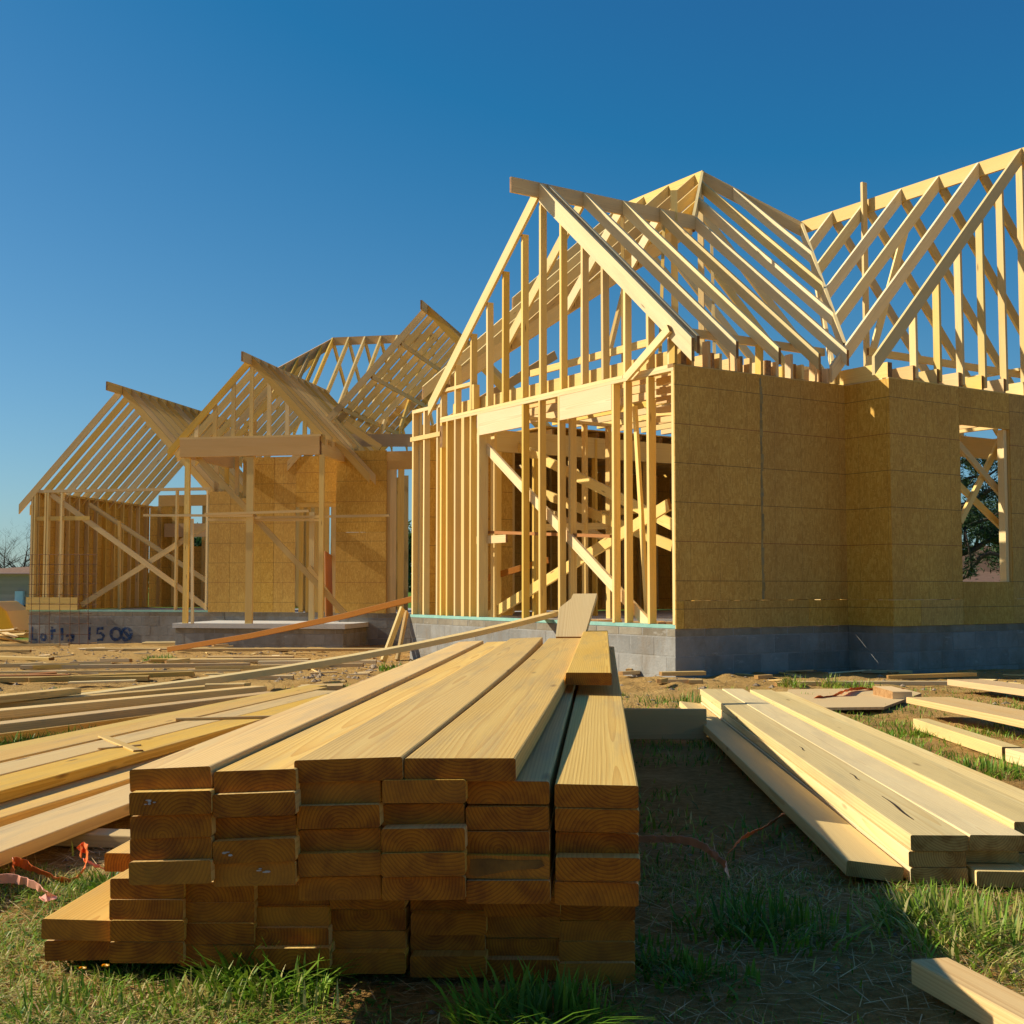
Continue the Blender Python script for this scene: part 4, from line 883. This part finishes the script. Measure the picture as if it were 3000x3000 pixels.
for (x, y, L, w, a, lab) in scr:
    P = onG(x, y); d = Vector((math.sin(R(a)), math.cos(R(a)), 0)); p0 = P - d * L / 2; p1 = P + d * L / 2
    th = .045 if w > .06 else .022
    p0.z = gz(p0.y) + th * .5 + .012; p1.z = gz(p1.y) + th * .5 + .012 + random.uniform(0, .03)
    mt = W_ORANGE if "orange-stained" in lab else W_DARK if ("dark" in lab or "weathered" in lab or "brown" in lab) else W_PALE if ("bright" in lab or "white" in lab or "pale" in lab) else W_SCRAP
    board2("scrap_board" if L > .5 else "offcut", p0, p1, w, th, random.uniform(-5, 5), mat=mt, label=lab, cat="scrap board" if L > .5 else "offcut")
# heap of broken wood by the yellow bucket
HG = "broken boards in the rubbish heap"
for i in range(16):
    P = onG(random.uniform(-80, 40), random.uniform(1866, 1886)); a = random.uniform(50, 125); L = random.uniform(.4, 1.0)
    board("broken_board", (P.x - .3, P.y, P.z + random.uniform(.03, .3)), a, L, random.choice((.09, .12, .2)), .03, random.uniform(-35, 35), random.uniform(-14, 16), mat=random.choice((W_SCRAP, W_DARK, W_PALE)), label="broken board in the rubbish heap beside the yellow bucket", cat="broken board", group=HG)
for i in range(90):  # small chips sprinkled on the dirt
    x, y = random.uniform(20, 1150), random.uniform(1885, 1985)
    if i % 4 == 0: x, y = random.uniform(2150, 2950), random.uniform(1955, 2010)
    P = onG(x, y); L = random.uniform(.12, .4)
    board("wood_chip", (P.x, P.y, P.z + .014), random.uniform(0, 180), L * random.uniform(.5, 1.6), random.uniform(.02, .08), .015, random.uniform(-12, 12), random.uniform(-4, 6), mat=random.choice((W_PALE, W_SCRAP, W_PINK)), label="small wood chip lying loose on the bare dirt", cat="wood chip", group="loose chips on the dirt")

# ------------------------------------------------------------------ orange strapping ribbons
def ribbon(pts, wd, mat, lab, twist=None):
    V = []; n = len(pts); tw = twist or [0] * n
    # resample smoothly
    P = []; T = []
    for i in range(n - 1):
        p0, p1, p2, p3 = [Vector(pts[max(0, min(n - 1, j))]) for j in (i - 1, i, i + 1, i + 2)]
        for k in range(6):
            t = k / 6; P.append(.5 * ((2 * p1) + (-p0 + p2) * t + (2 * p0 - 5 * p1 + 4 * p2 - p3) * t * t + (-p0 + 3 * p1 - 3 * p2 + p3) * t ** 3)); T.append(tw[i] + (tw[i + 1] - tw[i]) * t + random.uniform(-16, 16))
    P.append(Vector(pts[-1])); T.append(tw[-1]); m = len(P); P = [p + jit(.0018) for p in P]
    for i in range(m):
        d = P[min(i + 1, m - 1)] - P[max(i - 1, 0)]; d.normalize(); s = d.cross(UP); s = s.normalized() if s.length > 1e-3 else Vector((1, 0, 0)); u = s.cross(d)
        a = s * math.cos(R(T[i])) + u * math.sin(R(T[i])); nn = d.cross(a) * .0006
        V += [P[i] - a * wd / 2 + nn, P[i] + a * wd / 2 + nn, P[i] + a * wd / 2 - nn, P[i] - a * wd / 2 - nn]
    Fc = [(4 * i + k, 4 * i + (k + 1) % 4, 4 * i + 4 + (k + 1) % 4, 4 * i + 4 + k) for i in range(m - 1) for k in range(4)] + [(3, 2, 1, 0), tuple(4 * m - 4 + k for k in range(4))]
    o = link("plastic_ribbon", pymesh("ribbon", V, Fc), mat); tag(o, lab, "ribbon"); return o
g = lambda x, y, h: onG(x, y) + Vector((0, 0, h))
ribbon([g(-60, 2615, .03), g(40, 2618, .035), g(110, 2630, .025), g(150, 2640, .012), g(120, 2648, .01)], .024, RIBP, "pink faded ribbon loop lying on the sunlit grass", [70, 75, 60, 30, 10])
ribbon([g(38, 2604, .012), g(36, 2590, .05), g(75, 2588, .045), g(150, 2592, .02), g(210, 2592, .012), g(245, 2580, .03), g(252, 2562, .06), g(236, 2556, .066), g(238, 2564, .05)], .024, RIB, "curling orange ribbon on the grass beside the tall stack", [60, 80, 75, 40, 30, 60, 80, 90, 90])
ribbon([g(250, 2566, .04), g(280, 2572, .03), g(320, 2572, .02), g(350, 2568, .02)], .02, RIB, "short orange ribbon end running behind the leafy weed", [20, 10, 5, 0])
ribbon([g(1860, 2500, .04), g(1950, 2512, .05), g(2040, 2530, .055), g(2120, 2552, .02), g(2130, 2570, .008)], .024, RIBP, "pink strap ribbon in the shaded strip between the two stacks", [50, 60, 70, 80, 60])
ribbon([g(2140, 2510, .015), g(2170, 2490, .03), g(2215, 2465, .03), g(2260, 2430, .02), g(2300, 2400, .02)], .022, RIB, "ragged orange ribbon in the shaded grass near the pale stack", [30, 60, 40, 60, 20])
ribbon([g(2390, 2058, .04), g(2440, 2052, .035), g(2470, 2050, .06), g(2500, 2037, .05), g(2560, 2033, .04), g(2650, 2032, .04)], .05, RIB, "orange ribbon draped over the plywood offcut", [20, 30, 45, 30, 20, 10])
# ------------------------------------------------------------------ rusty mesh panel leaning in front of the far foundation
mesh_e = thing("wire_mesh_panel", "rusty reinforcing mesh sheet standing before the far house's spray-painted foundation", "wire mesh", onG(180, 1905))
MT = -1.05
for x in (92, 115, 144, 175, 204, 232, 258):
    p = WF.px(x, 1914, 'y', MT); q = WF.px(x + 1, 1625, 'y', MT + .1)
    link("vertical_wire", tube_mesh([([WF.W(*p), WF.W(*((p + q) / 2 + Vector((random.uniform(-.01, .01), 0, 0)))), WF.W(*q)], [.006] * 3)], 5), STEEL, mesh_e)
for k in range(11):
    y = 1625 + 29 * k; p = WF.px(82, y, 'y', MT + .1 - .009 * k); q = WF.px(268 if k > 5 else 285, y + random.uniform(-2, 2), 'y', MT + .1 - .009 * k)
    link("horizontal_wire", tube_mesh([([WF.W(*p), WF.W(*((p + q) / 2)), WF.W(*q)], [.006] * 3)], 5), STEEL, mesh_e)
# ------------------------------------------------------------------ yellow loader bucket at the frame edge
P = onG(-35, 1868)
bk = thing("loader_bucket", "yellow rounded loader bucket resting by the rubbish heap", "loader bucket", P)
prof = [(-.62, .1), (-.55, .5), (-.3, .78), (.1, .84), (.42, .6), (.66, .06), (.5, .0), (-.4, .0)]
v = [(P.x + x, P.y + yy, P.z + .05 + z) for yy in (0, 1.5) for x, z in prof]; n = len(prof)
sh = link("bucket_shell", pymesh("bucket", v, [tuple(range(n)), tuple(reversed(range(n, 2 * n)))] + [(i, n + i, n + (i + 1) % n, (i + 1) % n) for i in range(n)]), YELLOW, bk)
bv = sh.modifiers.new("bevel", 'BEVEL'); bv.width = .05; bv.segments = 2
link("cutting_edge", pymesh("edge", [(P.x + x, P.y + y, P.z + z) for z in (.03, .07) for x, y in ((.35, -.08), (.8, -.08), (.8, 1.58), (.35, 1.58))], BOXF), BLACK, bk)
# ------------------------------------------------------------------ background houses
nb = thing("neighbour_house", "grey-sided neighbouring house beyond the green bank", "house", (-36, 95, -1))
def boxpart(name, par, x0, x1, y0, y1, z0, z1, mat):
    return link(name, pymesh(name, [(x, y, z) for z in (z0, z1) for x, y in ((x0, y0), (x1, y0), (x1, y1), (x0, y1))], BOXF), mat, par)
for k in range(9): boxpart("siding_board", nb, -52, -34.5, 95 + .02 * (k % 2), 95.4, -.75 + .27 * k, -.75 + .27 * k + .262, SIDING)
boxpart("wall", nb, -51.9, -34.6, 95.3, 103, -1.2, 1.6, SIDING); boxpart("dark_base_strip", nb, -52, -34.5, 95.05, 95.5, -1.1, -.76, BLACK)  # near-black strip along the wall foot, below the siding
rf = link("roof", pymesh("roof", [(-53, 94.6, 1.60), (-34.2, 94.6, 1.60), (-34.2, 104, 1.6), (-53, 104, 1.6), (-53, 99, 1.78), (-38.2, 99, 1.78), (-36.2, 99, 2.5), (-34.2, 99, 2.5)], [(0, 1, 7, 6, 5, 4), (2, 3, 4, 5, 6, 7), (1, 2, 7), (3, 0, 4)]), SHINGLE, nb)
boxpart("meter_box", nb, -37.9, -37.3, 94.6, 94.98, -.8, .3, WHITE); boxpart("step", nb, -39.2, -37.6, 93.9, 94.9, -1.0, -.72, WHITE)
rh = thing("neighbour_house", "low brown-roofed house far behind the window opening", "house", (29, 72, -1))
boxpart("wall", rh, 20, 46, 72, 82, -1.5, .6, SIDING)
link("roof", pymesh("roof", [(19.5, 71.5, .55), (46.5, 71.5, .55), (40, 77, 3.2), (28.6, 77, 3.2), (26.0, 77, 1.75), (19.5, 77, 1.75), (19.5, 83, .5), (46.5, 83, .5)], [(0, 1, 2, 3, 4, 5), (5, 4, 3, 2, 7, 6), (1, 7, 2), (0, 5, 6), (0, 6, 7, 1)]), SHINGLE, rh)
boxpart("window", rh, 26, 27.5, 71.93, 72.1, -.7, .3, GLASSD)

# ------------------------------------------------------------------ trees
def grow(base, h, r, lean=(0, 0), n1=9, seed=1, spread=.55, droop=0., levels=3):
    rn = random.Random(seed); paths = []; tips = []
    def br(p, d, L, rad, lev):
        pts = [p]; rr = [rad]; q = p.copy(); dd = d.copy(); n = 5
        for i in range(n):
            dd = (dd + Vector((rn.uniform(-.22, .22), rn.uniform(-.22, .22), rn.uniform(-.1, .2) - droop * lev * .1))).normalized(); q = q + dd * L / n; pts.append(q.copy()); rr.append(max(rad * (1 - .75 * (i + 1) / n), .004))
        paths.append((pts, rr))
        if lev < levels:
            for k in range(n1 if lev == 0 else 5):
                i = rn.randint(2 if lev == 0 else 1, n); a = rn.uniform(0, 6.28)
                nd = (dd * (1 - spread) + Vector((math.cos(a), math.sin(a), rn.uniform(-.1, .5))) * spread).normalized()
                br(pts[i], nd, L * rn.uniform(.42, .62), rr[i] * .6, lev + 1)
        else: tips.extend(pts[1:])
    br(Vector(base), Vector((lean[0], lean[1], 1)).normalized(), h, r, 0); return paths, tips
def leafcloud(name, pts, n, size, spread, mat, parent, seed=1, long=1.8):
    rg = np.random.default_rng(seed); pts = np.array([tuple(p) for p in pts]); c = pts[rg.integers(0, len(pts), n)] + rg.normal(0, spread, (n, 3))
    u = rg.normal(0, 1, (n, 3)); u /= np.linalg.norm(u, axis=1)[:, None]; w_ = np.cross(u, rg.normal(0, 1, (n, 3))); w_ /= np.linalg.norm(w_, axis=1)[:, None]
    s = size * rg.uniform(.6, 1.4, (n, 1)); a = c + u * s * long; b = c + w_ * s * .5; d = c - u * s * long; e = c - w_ * s * .5
    return fastquads(name, np.stack([a, b, d, e], 1), mat, parent, rg.uniform(0, 1, n), rg.uniform(0, 1, n))
def fastquads(name, q, mat, parent, t0, t1):
    n = len(q); me = bpy.data.meshes.new(name); me.vertices.add(4 * n); me.vertices.foreach_set("co", q.reshape(-1).astype(np.float32))
    me.loops.add(4 * n); me.loops.foreach_set("vertex_index", np.arange(4 * n, dtype=np.int32)); me.polygons.add(n)
    me.polygons.foreach_set("loop_start", np.arange(0, 4 * n, 4, dtype=np.int32)); me.polygons.foreach_set("loop_total", np.full(n, 4, dtype=np.int32)); me.update(calc_edges=True)
    at = me.color_attributes.new("tint", 'FLOAT_COLOR', 'POINT'); c = np.ones((4 * n, 4), np.float32); c[:, 0] = np.repeat(t0, 4); c[:, 1] = np.repeat(t1, 4); at.data.foreach_set("color", c.ravel())
    return link(name, me, mat, parent)
def tree(name, lab, base, h, r, seed, leaf=None, n=4000, size=.1, fluff=.25, **k):
    e = thing(name, lab, "tree", base); paths, tips = grow(base, h, r, seed=seed, **k)
    smooth(link("trunk", tube_mesh(paths[:1], 8), BARK, e)); smooth(link("branches", tube_mesh(paths[1:], 4), BARK, e))
    if leaf: leafcloud("crown", tips, n, size, fluff, leaf, e, seed)
    return e
tree("bare_tree", "leafless tree beyond the grey neighbouring house", (-44.6, 112, -1.2), 5.2, .20, 5, n1=16, spread=.6, levels=3)
tree("bare_tree", "smaller leafless tree beside the taller one behind the neighbour's roof", (-48.5, 118, -1.2), 4.6, .16, 8, n1=13, spread=.6, levels=3)
pe = thing("pine_tree", "dark pine whose arching limbs show through the window opening", "tree", (12.45, 36, -.7))
YP = 36.0; wp = lambda x, y, dy=0.: atY(x, y, YP + dy)
tk = [Vector((12.45, YP, -.7)), wp(2765, 1600), wp(2755, 1450), wp(2770, 1300), wp(2790, 1180)]
smooth(link("trunk", tube_mesh([(tk, [.24, .21, .18, .12, .05])], 9), BARK, pe))
limbs = [[(2765, 1690), (2842, 1668), (2872, 1632), (2900, 1620), (2935, 1630), (2965, 1650), (3010, 1668)], [(2755, 1640), (2850, 1612), (2885, 1590), (2920, 1572), (2950, 1552), (3000, 1530)], [(2755, 1560), (2850, 1535), (2895, 1520), (2930, 1502), (2980, 1500)], [(2760, 1500), (2860, 1470), (2890, 1440), (2940, 1420), (3000, 1385)], [(2755, 1440), (2840, 1400), (2900, 1390), (2960, 1350)], [(2765, 1380), (2850, 1340), (2920, 1320), (3000, 1290)], [(2765, 1720), (2830, 1690), (2845, 1660), (2838, 1600), (2828, 1560)], [(2860, 1600), (2868, 1560), (2880, 1535)], [(2900, 1560), (2915, 1590), (2950, 1600)], [(2830, 1540), (2826, 1580), (2830, 1600)]]
pth = []; tips = []
for i, l in enumerate(limbs):
    pts = [wp(x, y, (i % 3 - 1) * .5 * min(1, k / 2)) for k, (x, y) in enumerate(l)]; rr = [(.10 if i in (0, 1, 3) else .055) * (1 - .75 * k / len(pts)) for k in range(len(pts))]; pth.append((pts, rr))
rp = random.Random(4)
for x, y, s_, m_ in ((2835, 1350, 26, 16), (2860, 1380, 24, 16), (2900, 1345, 26, 18), (2940, 1370, 24, 16), (2830, 1420, 16, 14), (2870, 1440, 18, 12), (2915, 1430, 22, 18), (2945, 1460, 18, 14), (2840, 1500, 18, 16), (2830, 1530, 16, 18), (2850, 1520, 14, 10), (2890, 1560, 18, 14), (2915, 1555, 14, 12), (2935, 1575, 12, 10), (2830, 1600, 10, 10), (2845, 1640, 12, 10), (2840, 1675, 12, 12), (2940, 1590, 10, 8), (2960, 1420, 20, 14), (2990, 1480, 26, 16), (2780, 1400, 40, 40), (2780, 1560, 30, 40), (3020, 1400, 40, 30), (2955, 1150, 16, 8), (2800, 1300, 30, 20)):
    for _ in range(m_):
        p_ = wp(rp.gauss(x, s_ * .6), rp.gauss(y, s_ * .45), rp.uniform(-.6, .6)); tips.append(p_)
        q_ = p_ + Vector((rp.uniform(-.16, .16), rp.uniform(-.1, .1), rp.uniform(-.1, .16))); pth.append(([p_ - (q_ - p_) * .6, q_], [.008, .003]))
br_ = smooth(link("branches", tube_mesh(pth, 5), BARK, pe)); br_["kind"] = "stuff"; leafcloud("crown", tips, 9000, .030, .075, PINE, pe, 21, 2.6)
tree("pine_tree", "second dark pine standing behind the one at the window opening", (21.5, 50, -.7), 4.2, .26, 25, PINE, 14000, .05, .24, n1=15, spread=.6)
tree("leafy_tree", "small green tree seen in the gap between the two house frames", (-6.6, 72, -.9), 3.0, .15, 31, LEAF, 5000, .12, .3, n1=10)
tree("leafy_tree", "dark bushy tree behind the porch opening of the far house", (-15.5, 64, -.9), 2.6, .15, 33, LEAF, 5000, .12, .3, n1=10)
tree("leafy_tree", "rounded green tree far behind the near house", (3, 90, -1), 3.4, .2, 37, LEAF, 4000, .15, .4, n1=10)
# far treeline along the horizon
rg = np.random.default_rng(5); n = 16000
xs = rg.uniform(-420, 420, n); ys = 430 + rg.uniform(-30, 30, n); hh = 5 + 4 * fbm(xs * .03, ys * 0 + 1, 3, 4); zs = -1.4 + rg.uniform(0, 1, n) ** .7 * hh
u = rg.normal(0, 1, (n, 3)) * .9; w_ = rg.normal(0, 1, (n, 3)) * .9; c = np.stack([xs, ys, zs], 1)
fl = fastquads("far_treeline", np.stack([c + u, c + w_, c - u, c - w_], 1), LEAF, None, rg.uniform(0, .6, n), rg.uniform(0, .6, n)); tag(fl, "low dark treeline along the far horizon", "trees", kind="stuff")

# ------------------------------------------------------------------ grass, straw, stones
def blades(c, ln, wd, tint, name, mat, parent=None, bend=.6, lie=0., seed=3, dirs=None):
    """curved blades: three quads each"""
    rg = np.random.default_rng(seed); n = len(c); az = rg.uniform(0, 2 * np.pi, n) if dirs is None else dirs
    d = np.stack([np.cos(az), np.sin(az), np.zeros(n)], 1); s = np.stack([-np.sin(az), np.cos(az), np.zeros(n)], 1)
    out_ = (bend * rg.uniform(.15, 1.6, n))[:, None]; ln = ln[:, None]; wd = wd[:, None]
    ts = (0, .35, .7, 1.); P = []
    for t in ts:
        up = ln * (t - .42 * out_ * t * t) * (1 - lie); ho = ln * out_ * (t * .25 + t * t * .75) + ln * t * lie
        P.append(c + d * ho + np.array([0, 0, 1]) * up)
    W_ = [wd, wd * .95, wd * .6, wd * .08]
    rows = [(p - s * w_ / 2, p + s * w_ / 2) for p, w_ in zip(P, W_)]
    q = np.concatenate([np.stack([rows[i][0], rows[i][1], rows[i + 1][1], rows[i + 1][0]], 1) for i in range(3)], 0)
    return fastquads(name, q, mat, parent, np.tile(tint, 3), np.tile(rg.uniform(0, 1, n), 3))
def gh(x, y): return np.interp(y, GYx, GYz) + relief(x, y)
def scatter(n, x0, x1, y0, y1, dens, rg):
    x = rg.uniform(x0, x1, n); y = rg.uniform(y0, y1, n); k = rg.uniform(0, 1, n) < dens(x, y); return x[k], y[k]
rg = np.random.default_rng(77)
def dens(x, y):
    f = fbm(x * 2.6, y * 2.6, 3, 31); g = fbm(x * .9, y * .9, 2, 41)
    d = np.clip((f - .43) * 6, 0, 1) * .9 + .04
    left = (x < -.30 + .0 * y) & (y < 3.2); d = np.where(left, np.clip((f - .30) * 4, .12, 1), d)
    mid = (x > -.3) & (x < .75) & (y < 2.35); d = np.where(mid, d * .22, d)
    strip = (x > .2) & (x < .95) & (y > 2.3) & (y < 7.5); d = np.where(strip, d * .55, d); rt = (x > .75) & (y < 3.2); d = np.where(rt, d * .6, d)
    d = d * np.interp(y, [0, 6.5, 9, 12], [1, .9, .22, .06])
    return d
x, y = scatter(120000, -1.6, 1.9, 1.3, 3.4, dens, rg)
ln = rg.uniform(.010, .042, len(x)) * (1 + .5 * (fbm(x * 3, y * 3, 2, 51) - .5)); tint = np.clip(rg.beta(1.7, 1.6, len(x)) + (fbm(x * 4, y * 4, 2, 61) - .5) * .9, 0, 1)
g1 = blades(np.stack([x, y, gh(x, y) - .003], 1), ln, rg.uniform(.0018, .0042, len(x)), tint, "short_grass", GRASS, bend=1.15, seed=1); tag(g1, "short patchy grass mixed with dry blades in the foreground", "grass", kind="stuff")
x, y = scatter(120000, -4.5, 5.5, 3.4, 11, dens, rg)
ln = rg.uniform(.02, .06, len(x)); tint = np.clip(rg.beta(1.5, 2.0, len(x)), 0, 1)
g2_ = blades(np.stack([x, y, gh(x, y) - .004], 1), ln, rg.uniform(.004, .008, len(x)), tint, "rough_grass", GRASS, bend=.7, seed=2); tag(g2_, "rough grass patches scattered between the lumber and the houses", "grass", kind="stuff")
n = 60000; x = rg.uniform(-38, -9, n); y = rg.uniform(31, 60, n)
g3 = blades(np.stack([x, y, gh(x, y)], 1), rg.uniform(.12, .35, n), rg.uniform(.03, .06, n), rg.uniform(.1, .55, n), "green_bank", GRASS, bend=.5, seed=4); tag(g3, "lush green grass bank beyond the far house", "grass", kind="stuff")
# dry straw lying flat
x, y = scatter(40000, -1.6, 1.9, 1.3, 3.8, lambda a, b: np.clip(fbm(a * 2, b * 2, 3, 71) * 1.4 - .25, .1, 1), rg)
st = blades(np.stack([x, y, gh(x, y) + rg.uniform(0, .006, len(x))], 1), rg.uniform(.03, .11, len(x)), rg.uniform(.0012, .0025, len(x)), rg.uniform(0, 1, len(x)), "dry_straw", STRAW, bend=.25, lie=.88, seed=6); tag(st, "dry straw and dead stalks lying over the foreground soil", "straw", kind="stuff")
# small broad leaves hugging the turf
x, y = scatter(22000, -1.5, 1.7, 1.3, 3.2, lambda a, b: np.where(a < -.2, np.clip((fbm(a * 5, b * 5, 2, 91) - .42) * 5, 0, 1), np.clip((fbm(a * 5, b * 5, 2, 91) - .62) * 4, 0, .6)), rg)
c_ = np.stack([x, y, gh(x, y) + rg.uniform(.002, .016, len(x))], 1); a_ = rg.uniform(0, 6.283, len(x)); sz = rg.uniform(.003, .007, len(x))[:, None]
u_ = np.stack([np.cos(a_), np.sin(a_), rg.uniform(-.5, .5, len(x))], 1); v_ = np.stack([-np.sin(a_), np.cos(a_), rg.uniform(-.4, .4, len(x))], 1)
cl_ = fastquads("clover_leaves", np.stack([c_ + u_ * sz * 1.3, c_ + v_ * sz * .7, c_ - u_ * sz * 1.3, c_ - v_ * sz * .7], 1), CLOVER, None, rg.uniform(0, 1, len(x)), rg.uniform(0, 1, len(x))); tag(cl_, "tiny clover-like leaves carpeting the foreground turf", "clover", kind="stuff")
# clumps: px base, blade count, length, width, tint range
def clump(px_, py_, n, L, wd, rad, t0, t1, lab, seed, bend=.75):
    n = int(n * .75); L *= .82; wd *= 1.1; P = onG(px_, py_); r2 = np.random.default_rng(seed); a = r2.uniform(0, 6.283, n); r_ = rad * np.sqrt(r2.uniform(0, 1, n))
    x = P.x + r_ * np.cos(a); y = P.y + r_ * np.sin(a)
    az = np.where(r2.uniform(0, 1, n) < .7, a + r2.normal(0, .6, n), r2.uniform(0, 6.283, n))
    e = thing("grass_clump", lab, "grass clump", P)
    blades(np.stack([x, y, gh(x, y) - .004], 1), L * r2.uniform(.45, 1.1, n), wd * r2.uniform(.7, 1.3, n), r2.uniform(t0, t1, n), "blades", GRASS, e, bend, 0, seed, az)["kind"] = "stuff"; return e
CL = [(790, 2880, 260, .125, .0065, .11, .1, .55, "tall green tuft against the front of the low tier"), (640, 2970, 380, .075, .0045, .20, .15, .9, "bright sunlit tuft on the grass before the tall stack"), (1560, 2985, 420, .115, .0065, .13, .0, .45, "broad-bladed dark tuft on the shaded soil before the stack"),
      (2190, 2712, 240, .10, .0055, .17, .0, .4, "dark green tuft in the shade of the tall stack"), (2310, 2735, 200, .11, .005, .15, .0, .45, "spreading tuft at the edge of the shaded strip"), (2790, 2715, 420, .11, .0055, .19, .2, .95, "thick sunlit tuft before the ends of the pale stack"), (2930, 2790, 360, .11, .005, .18, .2, .95, "long sunlit grass above the board in the near corner"), (2700, 2690, 300, .09, .005, .1, .2, .7, "pale-tipped tuft at the shadow edge before the pale stack"),
      (200, 2960, 150, .08, .004, .1, .1, .7, "wispy tuft in the sunlit foreground turf"), (320, 2800, 240, .05, .006, .1, .0, .4, "low leafy weed at the foot of the outermost low board"), (420, 2830, 220, .05, .006, .09, .0, .4, "leafy weed under the low tier of the stack"), (320, 2600, 200, .075, .007, .07, .05, .45, "leafy weed beside the orange ribbon"),
      (1850, 2790, 200, .06, .005, .1, .0, .35, "small weed in the shade by the stack's corner"), (2080, 2870, 160, .05, .005, .1, .0, .3, "sparse weed on the shaded soil"), (1945, 2840, 200, .06, .005, .09, .0, .35, "low weed on bare soil before the shaded tuft"), (60, 2190, 420, .12, .007, .25, .05, .5, "lush tuft between the strewn boards and the loose pile"), (230, 2165, 320, .11, .006, .22, .05, .55, "thin tuft along the back of the strewn boards"), (420, 2125, 300, .10, .006, .2, .05, .5, "tuft at the end of the green strip behind the strewn boards"),
      (300, 2170, 60, .17, .006, .06, .5, 1., "dry pale stalks standing among the strewn boards"), (2430, 2190, 420, .09, .006, .22, .05, .5, "green tuft by the long edge of the pale stack"), (2520, 2160, 350, .09, .006, .2, .05, .5, "green tuft before the plywood offcut"), (2700, 2150, 260, .1, .006, .18, .1, .6, "tuft under the narrow pale board"), (2870, 2260, 420, .1, .006, .25, .1, .6, "grass clump beyond the far edge of the pale stack"),
      (2320, 2015, 120, .16, .008, .12, .3, .9, "dry tuft beyond the far end of the pale stack"), (2430, 2010, 120, .16, .008, .12, .3, .9, "dry spiky tuft near the plywood offcut"), (2510, 2020, 200, .12, .008, .2, .2, .7, "green and straw tuft behind the plywood offcut"), (465, 1938, 180, .16, .012, .22, .05, .4, "lone green weed on the bare dirt before the far house"), (1160, 1965, 150, .16, .012, .2, .05, .5, "green weed near the sunlit foundation corner"), (990, 2022, 130, .1, .008, .2, .05, .4, "small weed patch behind the strewn boards"), (1990, 2062, 200, .12, .006, .3, .0, .3, "dark grass against the plank on edge")]
for i, c in enumerate(CL): clump(*c, seed=100 + i)
# yellow flowers in the turf
for x_, y_ in ((305, 2880), (238, 2888)):
    P = onG(x_, y_); e = thing("dandelion", "small yellow dandelion flower in the sunlit turf", "flower", P, "dandelions in the turf")
    link("stem", tube_mesh([([P, P + Vector((.002, 0, .03))], [.0012, .001])], 5), GRASS, e)
    v = [P + Vector((.002, 0, .034))]; f = []
    for i in range(14): a = 6.283 * i / 14; v += [P + Vector((.002 + .007 * math.cos(a), .007 * math.sin(a), .03)), P + Vector((.002 + .007 * math.cos(a + .35), .007 * math.sin(a + .35), .033))]; f.append((0, 1 + 2 * i, 2 + 2 * i))
    link("petals", pymesh("petals", v, f), YELLOW, e)
# stones and clods
def stones(n, x0, x1, y0, y1, s0, s1, seed, lab):
    r2 = np.random.default_rng(seed); V = []; Fc = []
    base = [(0, 0, 1), (1, 0, 0), (.3, .9, 0), (-.8, .6, 0), (-.8, -.6, 0), (.3, -.9, 0), (0, 0, -.6)]; fc = [(0, 1, 2), (0, 2, 3), (0, 3, 4), (0, 4, 5), (0, 5, 1), (6, 2, 1), (6, 3, 2), (6, 4, 3), (6, 5, 4), (6, 1, 5)]
    for i in range(n):
        x = r2.uniform(x0, x1); y = r2.uniform(y0, y1); s = s0 + (s1 - s0) * r2.uniform() ** 3; z = float(gh(np.array([x]), np.array([y]))[0]); b = len(V); sc_ = r2.uniform(.6, 1.3, 3); sc_[2] *= .6; an = r2.uniform(0, 6.28)
        for p in base:
            q = np.array(p) * sc_ * s * r2.uniform(.75, 1.25); V.append((x + q[0] * math.cos(an) - q[1] * math.sin(an), y + q[0] * math.sin(an) + q[1] * math.cos(an), z + q[2] + s * .1))
        Fc += [tuple(b + k for k in t) for t in fc]
    tag(link("loose_stones", pymesh("stones", V, Fc), STONE), lab, "stones", kind="stuff")
stones(3600, -8, 6, 9, 22, .006, .04, 5, "loose clods and stones on the bare dirt before the houses")
stones(900, -1.5, 1.8, 1.4, 4, .002, .010, 6, "small clods and pebbles on the foreground soil")
stones(700, -2.4, .4, 11.5, 17.5, .008, .05, 7, "rubble heaped near the sunlit foundation corner")
